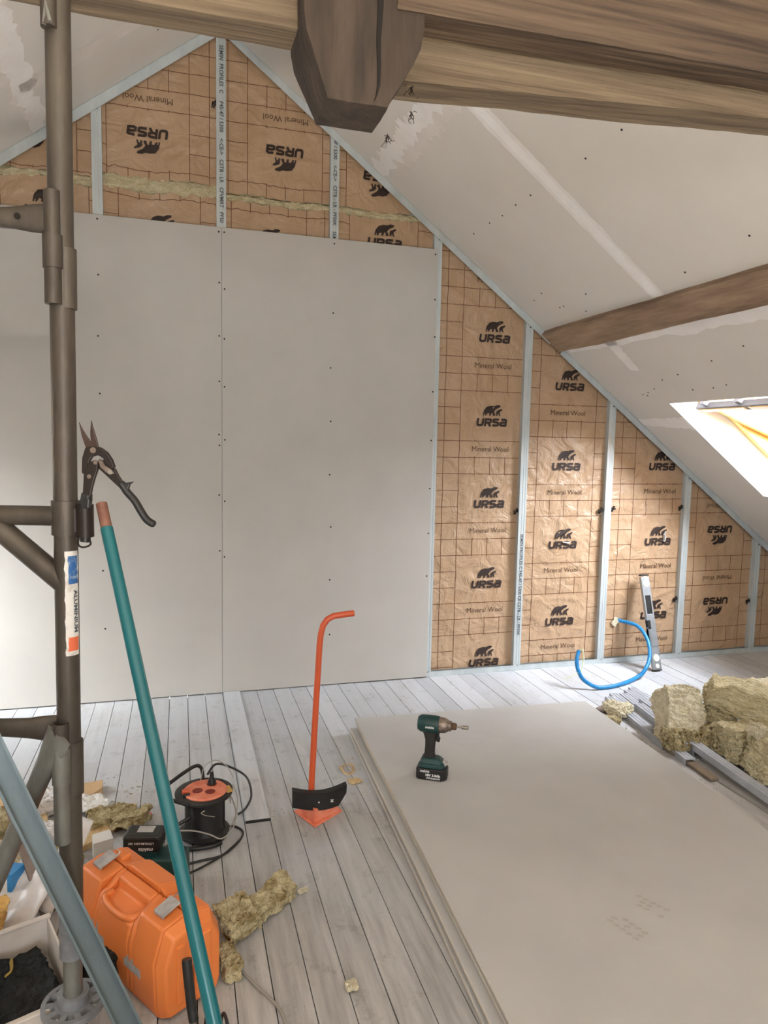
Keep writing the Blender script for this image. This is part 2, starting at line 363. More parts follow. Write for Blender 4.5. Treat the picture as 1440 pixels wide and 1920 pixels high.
# sloping ceilings with roof-window openings
def slope(side, name, windows):
    x0, x1 = 2.476, 3.19
    b = MB(); P = lambda x, y: (side*x, y, zr(x))
    ys = sorted({YF, YB} | {v for w_ in windows for v in w_})
    def quad(xa, xb, ya, yb):
        nx = max(1, int((xb-xa)/.5)); ny = max(1, int(abs(yb-ya)/.5))
        for i in range(nx):
            for j in range(ny):
                a0 = xa+(xb-xa)*i/nx; a1 = xa+(xb-xa)*(i+1)/nx; c0 = ya+(yb-ya)*j/ny; c1 = ya+(yb-ya)*(j+1)/ny
                b.add([P(a0, c0), P(a1, c0), P(a1, c1), P(a0, c1)], [(0, 1, 2, 3)])
    quad(0, x0, YF, YB); quad(x1, FX, YF, YB)
    for ya, yb in zip(ys, ys[1:]):
        if (ya, yb) not in windows: quad(x0, x1, ya, yb)
    # outer roof skin so no light gets in elsewhere
    off = Vector((SB, 0, 1)).normalized()*.3; off.x *= side
    for (xa, xb, ya, yb) in [(-.0, x0-.02, YF-.2, YB+.3), (x1+.02, FX+.3, YF-.2, YB+.3)] + [(x0-.02, x1+.02, ya-(0.2 if ya == YF else -.02), yb+(.24 if yb == YB else -.02)) for ya, yb in zip(ys, ys[1:]) if (ya, yb) not in windows]:
        if (ya == YF): pass
        b.add([tuple(Vector(P(q[0], q[1]))+off) for q in ((xa, ya), (xb, ya), (xb, yb), (xa, yb))], [(0, 1, 2, 3)])
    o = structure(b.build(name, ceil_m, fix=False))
    return o
WR = (-1.2, -.42)
ceil_r = slope(1, 'ceiling_right', [WR, (-5.4, -4.6)])
ceil_l = slope(-1, 'ceiling_left', [WR, (-5.3, -4.5)])  # the rear openings on both slopes are added

def roof_window(name, side, ya, yb):
    x0, x1 = 2.476, 3.19
    ex = Vector((1, 0, -SB)).normalized(); en = Vector((SB, 0, 1)).normalized()
    L = (x1-x0)*math.sqrt(1+SB*SB); O = Vector((x0, 0, zr(x0)))
    def P(s_, y, d): v = O + ex*s_ + en*d; return Vector((side*v.x, y, v.z))
    def hx(b, s0, s1, y0, y1, d0, d1, mi=0): b.hexa([P(s0, y0, d0), P(s1, y0, d0), P(s1, y1, d0), P(s0, y1, d0), P(s0, y0, d1), P(s1, y0, d1), P(s1, y1, d1), P(s0, y1, d1)], mi)
    D = .19
    b = MB(); t = .02        # painted reveals
    hx(b, -t, 0, ya-t, yb+t, .001, D+.21); hx(b, L, L+t, ya-t, yb+t, .001, D+.21); hx(b, 0, L, ya-t, ya, .001, D+.21); hx(b, 0, L, yb, yb+t, .001, D+.21)
    root = structure(b.build(name, white_r))
    f = MB(); DF = D+.20; hx(f, 0, .04, ya, yb, D, DF); hx(f, L-.04, L, ya, yb, D, DF); hx(f, .04, L-.04, ya, ya+.04, D, DF); hx(f, .04, L-.04, yb-.04, yb, D, DF)
    f.build('window_frame', pine, root, bev=.004)
    # the centre-pivot sash stands ajar: its top swings into the room
    ta = R(17); dm = D+.035
    def P2(s0, y, d0): return P(L/2+(s0-L/2)*math.cos(ta)-(d0-dm)*math.sin(ta), y, dm+(s0-L/2)*math.sin(ta)+(d0-dm)*math.cos(ta))
    def hs(b, s0, s1, y0, y1, d0, d1): b.hexa([P2(s0, y0, d0), P2(s1, y0, d0), P2(s1, y1, d0), P2(s0, y1, d0), P2(s0, y0, d1), P2(s1, y0, d1), P2(s1, y1, d1), P2(s0, y1, d1)])
    s_ = MB(); e = .048; k = .035
    hs(s_, e, e+k, ya+e, yb-e, D+.01, D+.06); hs(s_, L-e-k, L-e, ya+e, yb-e, D+.01, D+.06); hs(s_, e+k, L-e-k, ya+e, ya+e+k, D+.01, D+.09); hs(s_, e+k, L-e-k, yb-e-k, yb-e, D+.01, D+.09)
    s_ = s_.build('window_sash', pine, root, bev=.005)
    g = MB(); hs(g, e+k-.01, L-e-k+.01, ya+e+k-.01, yb-e-k+.01, D+.03, D+.034); g.build('glass_pane', glass, s_)
    h = MB(); c0 = ya+.06; c1 = yb-.06           # ventilation flap used as the handle bar
    pr = [(.085, D-.030), (.135, D-.034), (.153, D-.022), (.147, D+.004), (.085, D+.006)]
    h.prism(pr, lambda a, d: P2(a, c0, d), lambda a, d: P2(a, c1, d)); h = h.build('ventilation_flap', win_grey, s_, bev=.004)
    q = MB(); hs(q, .097, .131, c0+.02, c0+.28, D-.036, D-.031); hs(q, .097, .131, c0+.31, c1-.02, D-.036, D-.031); q.build('flap_inlay', pine, h)
    for yy in (c0+.08, (c0+c1)/2, c1-.08):
        q = MB(); hs(q, .05, .09, yy-.015, yy+.015, D-.02, D+.012); q.build('flap_bracket', win_grey, s_)
    q = MB(); hx(q, .004, .03, c0-.02, c1+.02, D-.04, D); q.build('upper_trim', win_grey, root, bev=.003)
    return root
roof_window('window_1', 1, *WR); roof_window('window_2', -1, *WR)
roof_window('added_window_4', 1, -5.4, -4.6); roof_window('added_window_5', -1, -5.3, -4.5)  # rear roof windows, unseen, added to bring in more light

# filling compound on the ceiling joints: ragged thin coats, built on the board face
def ragged(side, a, bb, w0, w1, name, m, seed, amp=.25, off=.0016, n=60, jag=1):
    random.seed(seed); a = Vector(a); bb = Vector(bb); b = MB()
    def P(x, y, o_): v = Vector((x, y, zr(x))) - nR*o_; return (side*v.x, v.y, v.z)
    d = (bb-a); nn = Vector((-d.y, d.x)).normalized(); vs = []
    for i in range(n+1):
        t = i/n; p = a+d*t; wd = (w0+(w1-w0)*t)/2
        l = wd*(1+amp*noise.noise((t*14*jag, seed, 0))+amp*.6*noise.noise((t*45*jag, seed, 3))); r = wd*(1+amp*noise.noise((t*14*jag, seed, 7))+amp*.6*noise.noise((t*45*jag, seed, 9)))
        q = p+nn*l; vs.append(P(q.x, q.y, off)); q = p-nn*r; vs.append(P(q.x, q.y, off))
    for i in range(n): b.add([vs[2*i], vs[2*i+1], vs[2*i+3], vs[2*i+2]], [(0, 1, 2, 3)])
    return b.build(name, m, ceil_r if side > 0 else ceil_l)
ragged(1, (.86, -1.05), (1.893, -1.05), .11, .085, 'joint_compound', compound, 1, .18)
ragged(1, (.86, -1.05), (1.893, -1.05), .05, .05, 'joint_tape_coat', compound_b, 2, .08, off=.0022)
ragged(1, (.84, -1.02), (.84, -.0), .085, .075, 'joint_compound', compound, 5, .9, jag=1.4)
ragged(1, (.90, -1.02), (.88, -.12), .06, .10, 'joint_compound', compound_l, 6, 1.0, off=.0012, jag=1.3)
ragged(1, (2.03, -.45), (2.24, -.42), .09, .07, 'joint_compound', compound, 8, .25)
ragged(1, (2.045, -.03), (2.05, -2.6), .035, .16, 'joint_compound', compound, 9, .7)
ragged(1, (2.60, -.0), (2.62, -.42), .05, .09, 'joint_compound', compound, 10, .5)
ragged(1, (0.0, -2.6), (2.476, -2.6), .12, .12, 'joint_compound', compound, 12, .2)
ragged(-1, (.83, -1.3), (.85, -.0), .10, .07, 'joint_compound', compound, 15, .8)
ragged(-1, (.86, -1.3), (.86, -.03), .16, .05, 'joint_compound', compound_l, 16, .9, off=.0011)
ragged(-1, (.0, -.40), (.86, -.40), .09, .09, 'joint_compound', compound_l, 18, .15)
ragged(-1, (2.5, -.02), (2.5, -.4), .1, .1, 'joint_compound', compound, 19, .5)
def ceiling_screws():
    pts = [(1.308, -1.576), (1.317, -1.328), (1.313, -.883), (1.311, -.74), (1.316, -.587), (1.311, -.448), (1.31, -.25), (1.83, -1.3), (1.78, -1.7), (1.72, -.18), (1.70, -.30), (1.86, -.5), (1.80, -.33), (1.80, -.37), (1.78, -.62), (2.25, -1.0), (2.2, -1.25), (2.3, -.7), (2.32, -.55), (2.40, -.28), (2.41, -.31), (2.39, -.34), (2.37, -.42), (2.40, -.7), (2.40, -.85), (2.39, -.95)]
    for x, y in pts:
        v = Vector((x, y, zr(x)))-nR*.001
        b = MB(); b.lathe([(.0001, -.0012), (.0045, -.0008), (.0045, .0008)], rot=Vector((0, 0, 1)).rotation_difference(nR).to_matrix(), c=v, seg=8)
        b.build('screw', screw_m, ceil_r)
    for x, y in [(.30, -.25), (.31, -.45), (.29, -.85), (1.2, -.2), (1.2, -.5)]:
        nn = Vector((-nR.x, 0, nR.z)); v = Vector((-x, y, zr(x)))-nn*.001
        b = MB(); b.lathe([(.0001, -.0012), (.004, -.0008), (.004, .0008)], rot=Vector((0, 0, 1)).rotation_difference(nn).to_matrix(), c=v, seg=8)
        b.build('screw', screw_m, ceil_l)
ceiling_screws()

# ------------------------------------------------------------------ mineral wool batts with printed kraft facing
YK = .045
PER = .4935; GR = PER/5
def disp(x, z, s):
    a = noise.noise((x*5+s, z*5, s))*.004 + noise.noise((x*12, z*9+s, s*2))*.0018
    n_ = noise.noise((x*2.2+s*3, z*3.1, 5+s)); cr = max(0, 1-abs(n_)*16)*.0045          # long creases
    n2 = noise.noise((x*7+s, z*4.5+s, 9)); cr2 = max(0, 1-abs(n2)*10)*.0022
    return a-cr-cr2
BEAR = [(-.02, 0), (-.008, .05), (.02, .085), (.06, .095), (.10, .092), (.125, .104), (.150, .104), (.165, .100), (.162, .088), (.145, .078), (.122, .066), (.105, .05), (.098, .035), (.112, .014), (.106, .0), (.088, .0), (.084, .022), (.072, .030), (.066, .012), (.062, 0), (.045, 0), (.047, .022), (.032, .026), (.022, .012), (.014, 0), (.0, 0), (.006, .016), (-.002, .02), (-.008, .0)]
CUB = [(.112, 0), (.124, .024), (.118, .034), (.132, .050), (.152, .060), (.178, .068), (.186, .062), (.180, .052), (.168, .046), (.158, .034), (.164, .014), (.168, .0), (.155, 0), (.150, .016), (.140, .022), (.136, 0), (.124, 0), (.128, .012)]
LETTERS = [  # strokes in a unit box
    [[(.13, 1), (.13, .38), (.2, .18), (.36, .12), (.64, .12), (.8, .18), (.87, .38), (.87, 1)]],
    [[(.13, 0), (.13, .88), (.7, .88), (.86, .8), (.86, .55), (.7, .45), (.13, .45)], [(.55, .45), (.88, 0)]],
    [[(.92, .88), (.3, .88), (.13, .82), (.13, .6), (.3, .54), (.7, .5), (.88, .42), (.88, .2), (.7, .12), (.08, .12)]],
    [[(.15, .88), (.68, .88), (.87, .78), (.87, .0)], [(.87, .52), (.3, .52), (.13, .44), (.13, .2), (.3, .12), (.87, .12)]]]
def batt(label, x0, x1, zlo, zhi, cols, seed, body_top=None, wavy_lo=0, wavy_hi=0, group=None, stains=()):
    cx = (x0+x1)/2
    root = thing('insulation_batt', label, 'insulation', (cx, YK, zlo), group=group or 'kraft-faced insulation batts in the gable frame')
    # facing sheet
    st = .0125; nx = max(2, int((x1-x0)/st)); nz = max(2, int((zhi-zlo)/st)); b = MB(); vs = []
    def warp(x, z):
        t = (z-zlo)/(zhi-zlo); lo = wavy_lo*noise.noise((x*4+seed, 1, 0)) + wavy_lo*.4*noise.noise((x*30, 2, seed)); hi = wavy_hi*noise.noise((x*4, 5+seed, 0)) + wavy_hi*.4*noise.noise((x*30, 6, seed))
        return z + lo*(1-t)**4 + hi*t**4
    for j in range(nz+1):
        for i in range(nx+1):
            x = x0+(x1-x0)*i/nx; z = zlo+(zhi-zlo)*j/nz; vs.append((x, YK+disp(x, z, seed), warp(x, z)))
    b.add(vs, [(j*(nx+1)+i, j*(nx+1)+i+1, (j+1)*(nx+1)+i+1, (j+1)*(nx+1)+i) for j in range(nz) for i in range(nx)])
    def clip(me):
        bm = bmesh.new(); bm.from_mesh(me)
        for sd in (1, -1):
            nn = Vector((sd*SB, 0, 1)).normalized()
            bmesh.ops.bisect_plane(bm, geom=bm.verts[:]+bm.edges[:]+bm.faces[:], plane_co=Vector((0, 0, ZA-.012)), plane_no=nn, clear_outer=True)
        bm.to_mesh(me); bm.free()
    o = b.build('facing', kraft, root, smooth=True, fix=False, world=False); clip(o.data); o.data.transform(parent_matrix(root).inverted())
    # printing
    pr = MB(); yo = .0011
    def put(vs2, fs2, mi, extra=0):
        pr.add([(x, YK+disp(x, z, seed)-yo-extra, warp(x, z)) for x, z in vs2], fs2, mi)
    def line(xa, za, xb, zb, wd=.0034):
        xa, xb = max(x0, min(x1, xa)), max(x0, min(x1, xb)); za, zb = max(zlo, min(zhi, za)), max(zlo, min(zhi, zb))
        L = math.hypot(xb-xa, zb-za)
        if L < .004: return
        n = max(1, int(L/.0125)); dx, dz = (xb-xa)/L, (zb-za)/L; vv = []
        for i in range(n+1):
            px = xa+(xb-xa)*i/n; pz = za+(zb-za)*i/n; vv += [(px-dz*wd/2, pz+dx*wd/2), (px+dz*wd/2, pz-dx*wd/2)]
        put(vv, [(2*i, 2*i+1, 2*i+3, 2*i+2) for i in range(n)], 2)
    boxes = []
    for ci, (xc, zc, flip) in enumerate(cols):
        sg = -1 if flip else 1; boxes.append((xc-.2, xc+.2))
        if xc-.2 > x0-.0 or True:
            for xv in (xc-.2, xc+.2):
                if x0 < xv < x1: line(xv, zlo, xv, zhi)
        k = -8
        while k < 8:
            z = zc + k*PER; k += 1
            lo, hi = x0, x1
            if len(cols) > 1:
                mid = [(cols[i][0]+cols[i+1][0])/2 for i in range(len(cols)-1)]
                if ci > 0: lo = mid[ci-1]
                if ci < len(cols)-1: hi = mid[ci]
            for dz in (-1.5*GR, -2.5*GR, -3.5*GR):
                zz = z+sg*dz
                if zlo < zz < zhi: line(lo, zz, hi, zz)
            for dz in (-.5*GR, .5*GR):
                zz = z+sg*dz
                if zlo < zz < zhi:
                    line(lo, zz, min(xc-.2, hi), zz); line(max(xc+.2, lo), zz, hi, zz)
            for q in (-.1, 0, .1):
                a_, b_ = sorted((z-sg*2.5*GR, z-sg*3.5*GR))
                if b_ > zlo and a_ < zhi: line(xc+q, a_-.008, xc+q, b_+.008)
                zz = z-sg*1.5*GR
                if zlo < zz < zhi: line(xc+q, zz-.006, xc+q, zz+.006)
            # logo
            def tr(vs2): return [(xc+sg*u, z+sg*v) for u, v in vs2]
            if zlo-.05 < z < zhi+.05:
                for poly in (BEAR, CUB):
                    put(tr([(-.045+u*.62, .005+v*.62) for u, v in poly]), [tuple(range(len(poly)))], 0, .003)
                for li, ls in enumerate(LETTERS):
                    for s_ in ls:
                        v2, f2 = stroke([(p[0]*.046, p[1]*.047) for p in s_], .013)
                        put(tr([(-.098+li*.0505+u+(v)*.14, -.058+v) for u, v in v2]), f2, 0, .003)
            zt = z-sg*.196
            if zlo < zt-.02 and zt+.02 < zhi:
                v2, f2 = MW; put([(xc+sg*u, zt+sg*v) for u, v in v2], f2, 1, .003)
    # extra ladder lines beyond the boxes
    xe = [c[0]+.3 for c in cols]+[c[0]-.3 for c in cols]
    for xv in xe:
        if x0+.01 < xv < x1-.01 and not any(a-.03 < xv < c_+.03 for a, c_ in boxes): line(xv, zlo, xv, zhi)
    o = pr.build('print', [ink, ink_l, ink_grid], root, fix=False)
    clip(o.data)
    bm = bmesh.new(); bm.from_mesh(o.data)
    for pco, pno in (((x0, 0, 0), (-1, 0, 0)), ((x1, 0, 0), (1, 0, 0)), ((0, 0, zlo), (0, 0, -1)), ((0, 0, zhi+.02), (0, 0, 1))):
        bmesh.ops.bisect_plane(bm, geom=bm.verts[:]+bm.edges[:]+bm.faces[:], plane_co=Vector(pco), plane_no=Vector(pno), clear_outer=True)
    bm.to_mesh(o.data); bm.free()
    o.data.transform(parent_matrix(root).inverted()); o['label'] = 'dark brown printed logos, words and grid lines'
    # wool body behind
    bt = body_top or zhi
    w_ = MB(); w_.box((cx, YK+.06, (zlo+bt)/2), (x1-x0-.004, .09, bt-zlo-.004))
    o = w_.build('wool_body', wool, root, fix=True); clip(o.data); o.data.transform(parent_matrix(root).inverted())
    return root
MW = text_geo('Mineral Wool', .044, bold=0, sx=.98)
# right of the boards: full height bays
batt('tall kraft insulation batt directly right of the plasterboard edge', 1.215, 1.795, .03, 2.62, [(1.583, .584, 0)], 11)
batt('kraft insulation batt behind the curled end of the blue hose', 1.805, 2.395, .03, 2.17, [(2.1, .323, 0)], 12)
batt('kraft insulation batt that the blue hose comes out of, behind the spirit level', 2.405, 2.995, .03, 1.72, [(2.804, .33, 0)], 13)
batt('kraft insulation batt printed upside down, below the roof window', 3.005, 3.595, .03, 1.27, [(3.303, .336, 1)], 14)
batt('last kraft insulation batt cut by the right edge of the photo', 3.605, 4.3, .03, .82, [(3.9, .33, 1)], 15)
# above the boards: lower and upper courses with the torn wool gap between them
batt('lower kraft batt strip above the board, just left of the scaffold pole', -1.195, -.605, 2.3, 2.655, [(-.843, 2.535, 0)], 21, wavy_hi=.035)
batt('lower kraft batt strip between the first and second upper studs', -.595, -.005, 2.3, 2.655, [(-.305, 2.475, 0)], 22, wavy_hi=.035)
batt('lower kraft batt strip between the stamped stud and the next one right', .005, .595, 2.3, 2.65, [(.253, 2.46, 0)], 23, wavy_hi=.035)
batt('lower kraft batt strip with upright bear logo, above the right board', .605, 1.195, 2.3, 2.645, [(.892, 2.55, 0)], 24, wavy_hi=.035)
batt('upper kraft batt tucked into the left eaves corner', -1.195, -.605, 2.70, 3.2, [(-.894, 2.862, 1)], 25, wavy_lo=.035)
batt('upper kraft batt with upside-down logo left of the ridge stud', -.595, -.005, 2.715, 3.55, [(-.357, 2.904, 1)], 26, wavy_lo=.04)
batt('upper kraft batt with upside-down logo right of the ridge stud', .005, .595, 2.69, 3.55, [(.337, 2.901, 1)], 27, wavy_lo=.03)
batt('small upper kraft batt with upside-down logo touching the rake track', .605, 1.195, 2.685, 3.1, [(.87, 2.832, 1)], 28, wavy_lo=.03)
# the bare wool showing in the gap: a slumped ragged strip per bay
def gap_wool(x0, x1, z, seed, label, th=.03):
    b = MB(); nx = int((x1-x0)/.006); ns = 10; vs = []
    for i in range(nx+1):
        x = x0+(x1-x0)*i/nx
        for k in range(ns+1):
            a = PI*k/ns; rr = th*(1+.5*noise.noise((x*9, seed, 0)))+.008*noise.noise((x*60, a*3, seed))
            vs.append((x, YK+.03-math.sin(a)*(.035+.012*noise.noise((x*25, a*2, seed+4))), z+.015*noise.noise((x*4+seed, 1, 0))-math.cos(a)*rr))
    b.add(vs, [(i*(ns+1)+k, i*(ns+1)+k+1, (i+1)*(ns+1)+k+1, (i+1)*(ns+1)+k) for i in range(nx) for k in range(ns)])
    o = b.build('exposed_wool', wool, smooth=False, fix=False); tag(o, label, 'insulation', 'torn wool showing between the batt courses')
gap_wool(-1.19, -.61, 2.676, 1, 'yellow wool bulging in the torn gap behind the scaffold pole', .034)
gap_wool(-.59, -.01, 2.684, 2, 'thick yellow wool bulging in the torn gap left of the ridge stud', .052)
gap_wool(.01, .59, 2.668, 3, 'thin line of yellow wool in the torn gap right of the ridge stud', .022)
gap_wool(.61, 1.19, 2.665, 4, 'yellow wool in the torn gap beside the right rake track', .024)

# ------------------------------------------------------------------ wall boards
def wall_board(label, x0, x1, z0, z1, cut=False):
    root = thing('plasterboard_sheet', label, 'plasterboard', ((x0+x1)/2, 0, z0), group='tall plasterboard sheets screwed to the gable wall')
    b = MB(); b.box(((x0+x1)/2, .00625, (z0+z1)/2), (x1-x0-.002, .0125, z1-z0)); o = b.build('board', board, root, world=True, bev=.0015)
    return root
def screws(root, pts):
    for x, z in pts:
        b = MB(); b.lathe([(.0001, -.0014), (.0048, -.001), (.0048, .0005)], axis='Y', c=(x, 0, z), seg=8); b.build('screw', screw_m, root, world=True)
w1 = wall_board('tall plasterboard sheet on the wall, right one, with the orange lifter in front', 0, 1.2, .006, 2.5)
w2 = wall_board('tall plasterboard sheet on the wall behind the scaffold pole and teal pole', -1.2, 0, .006, 2.5)
w3 = wall_board('plasterboard sheet on the wall left of the scaffold, mostly out of frame', -2.4, -1.2, .006, 1.66)
screws(w1, [(.598, 2.104), (.587, 1.807), (.591, 1.514), (.589, 1.217), (.599, .922), (.597, .619), (.6, .3), (.599, 2.473), (.015, 2.187), (.014, 1.93), (.014, 1.68), (.015, 1.40), (.014, 1.07), (.012, .766), (.014, 2.475), (1.193, 2.011), (1.19, 1.7), (1.188, 1.42), (1.187, 1.14), (1.185, .876), (1.182, .621), (1.185, 2.47), (1.188, 2.22)])
screws(w2, [(-.602, 2.209), (-.608, 1.908), (-.605, 1.621), (-.6, 1.3), (-.603, 1.0), (-.606, .709), (-.6, .4), (-.602, 2.479), (-.012, 2.218), (-.013, 1.944), (-.013, 1.708), (-.015, 1.427), (-.013, 1.37), (-.015, 1.104), (-.013, .8), (-.014, 2.475)])

# ------------------------------------------------------------------ metal frame
def stud(x, z1, label, txt=None, txt_top=None):
    root = thing('metal_stud', label, 'metal stud', (x, .0125, .002), group='vertical metal studs of the gable frame')
    b = MB(); t = .0012; H = z1-.002
    # C section: front face with two shallow grooves, web on the left, returns
    prof = [(-.024, 0), (-.012, 0), (-.010, .002), (-.006, .002), (-.004, 0), (.004, 0), (.006, .002), (.010, .002), (.012, 0), (.024, 0), (.024, .036), (.018, .036), (.018, .0348), (.0228, .0348), (.0228, t), (-.0228, t), (-.0228, .0348), (-.018, .0348), (-.018, .036), (-.024, .036)]
    inner = prof
    top = lambda u: min(H, zr(abs(x+u))-.004-.002) if True else H
    b.prism(inner, lambda u, v: (u, v, 0), lambda u, v: (u, v, top(u)))
    b.build('profile', galv, root)
    for z in (.028, z1-.045):
        s = MB(); s.lathe([(.0001, -.002), (.004, -.0015), (.004, .0005)], axis='Y', c=(.004, -.0014, z), seg=8); s.build('screw', screw_m, root)
    if txt:
        v2, f2 = text_geo(txt, .027, bold=.0006, sx=1.0, align='LEFT'); p = MB()
        p.add([(.001+v, -.0006, txt_top-.002-u) for u, v in v2], f2)   # reads from the top down
        p = p.build('stamped_text', mat_txt, root, fix=False); p['label'] = 'dark stamped lettering running down the stud'
    return root
mat_txt = mat('stamped_ink', (70, 78, 84), .6)
S = 'SEMIN PROFILES C'
stud(-1.2, 2.60, 'vertical metal stud at the far left eaves, behind the scaffold')
stud(-.6, 3.05, 'vertical metal stud above the board, just right of the scaffold pole')
stud(0, 3.49, 'vertical metal stud under the ridge with full stamped lettering', 'SEMIN  PROFILES  C     F45-47 / 5300    <-CE->   CSTB - LR   CFVMRT   PF50', 3.40)
stud(.6, 3.05, 'vertical metal stud above the right board, ending under the post', '47 / 5300    <-CE->   CSTB - LR - PF50K    SEMIN', 3.02)
stud(1.205, 2.60, 'vertical metal stud along the right edge of the boards')
stud(1.8, 2.15, 'first free-standing metal stud right of the boards, stamped near its foot', 'SEMIN PROFILES C F45-47 / 5300 CE CSTB - LR - PF50K', .86)
stud(2.4, 1.70, 'metal stud left of the hole where the blue hose comes out')
stud(3.0, 1.25, 'metal stud right of the spirit level')
stud(3.6, .80, 'rightmost metal stud in the photo')
def track(name, label, a, b_, nrm, w=.034):
    a = Vector(a); b_ = Vector(b_); d = (b_-a).normalized(); nrm = Vector(nrm).normalized(); L = (b_-a).length
    m = MB(); t = .0012
    def P(s_, h, y): q = a + d*s_ + nrm*h; return Vector((q.x, q.y+y, q.z))
    def hx(h0, h1, y0, y1): m.hexa([P(0, h0, y0), P(L, h0, y0), P(L, h1, y0), P(0, h1, y0), P(0, h0, y1), P(L, h0, y1), P(L, h1, y1), P(0, h1, y1)])
    hx(0, .002, -.001, .052); hx(0, w, -.001, .0005); hx(0, w, .050, .052); hx(w-.001, w+.0012, -.0022, .0008); hx(.0, .0022, -.0025, .001)
    o = m.build(name, galv); return tag(o, label, 'metal track')
track('floor_track', 'galvanised floor track along the foot of the bare insulation', (1.2, .011, .001), (4.6, .011, .001), (0, 0, 1), .030)
for s_ in (1, -1):
    a = (s_*.03, .009, zr(.03)-.002); e = (s_*4.6, .009, zr(4.6)-.002)
    if s_ == 1:
        track('rake_track', 'galvanised rake track along the right sloping ceiling', a, (2.0-.045, .009, zr(1.955)-.002), (-SB, 0, -1), .036)
        track('rake_track', 'galvanised rake track below the purlin on the right slope', (2.03, .009, zr(2.03)-.002), e, (-SB, 0, -1), .036)
    else:
        track('rake_track', 'galvanised rake track along the left sloping ceiling', a, e, (SB, 0, -1), .044)
# stud fixing brackets with their torn paper
for x, z, lb in ((1.765, 1.0, 'dark fixing clip beside the first free stud at mid height'), (2.36, 1.0, 'fixing clip left of the stud by the hose hole'), (2.45, 1.01, 'fixing clip right of the stud by the hose hole'), (2.965, 1.015, 'fixing clip left of the stud under the roof window'), (2.965, .40, 'dark fixing clip beside the spirit level top'), (3.565, .36, 'dark fixing clip left of the rightmost stud'), (-.03, 3.12, 'dark fixing clip beside the ridge stud')):
    b = MB(); b.tube([(x-.012, .034, z-.02), (x, .028, z), (x+.008, .032, z+.015)], .007, 6).box((x, .03, z), (.03, .012, .012)); tag(b.build('stud_clip', black_m), lb, 'clip')

# ------------------------------------------------------------------ timber
def rough_beam(name, label, p0, p1, up, side_w, h, m, seed, parent=None, n=40, amp=.004):
    p0 = Vector(p0); p1 = Vector(p1); d = (p1-p0); L = d.length; t = d.normalized(); up = Vector(up).normalized(); sd = t.cross(up).normalized()
    b = MB(); vs = []; loop = []
    k = 4
    for a_, c_ in ((-1, 0), (1, 0), (1, 1), (-1, 1)):
        loop.append((a_, c_))
    ring = []
    for i in range(4):
        a0, c0 = loop[i]; a1, c1 = loop[(i+1) % 4]
        for j in range(k): ring.append((a0+(a1-a0)*j/k, c0+(c1-c0)*j/k))
    nr = len(ring)
    for i in range(n+1):
        s_ = L*i/n
        for a_, c_ in ring:
            q = p0+t*s_+sd*(a_*side_w/2)+up*(c_*h)
            nz = noise.noise_vector((s_*3+seed, a_*2+seed, c_*2))*amp*1.3 + noise.noise_vector((s_*14+seed, a_*5, c_*5+seed))*amp*.5
            vs.append(q+nz)
    b.add(vs, [(i*nr+j, i*nr+(j+1) % nr, (i+1)*nr+(j+1) % nr, (i+1)*nr+j) for i in range(n) for j in range(nr)] + [tuple(range(nr)), tuple((n)*nr+j for j in range(nr))])
    o = b.build(name, m, parent, smooth=True)
    if label: tag(o, label, 'beam')
    return o
# purlin under the right slope, let into the boards
e1 = Vector((1, 0, -SB)).normalized()
pc = Vector((1.96, 0, zr(1.96)))
rough_beam('purlin', 'old brown purlin running along the right sloping ceiling', pc+Vector((0, .02, 0))+nR*.06, pc+Vector((0, -7.1, 0))+nR*.06, -nR, .166, .092, oak_y, 3, n=120, amp=.005)
pcl = Vector((-1.96, 0, zr(1.96))); nL = Vector((-nR.x, 0, nR.z))
rough_beam('purlin', 'old purlin under the left sloping ceiling, outside the photo', pcl+Vector((0, -.5, 0))+nL*.06, pcl+Vector((0, -7.1, 0))+nL*.06, -nL, .166, .092, oak_y, 4, n=60)
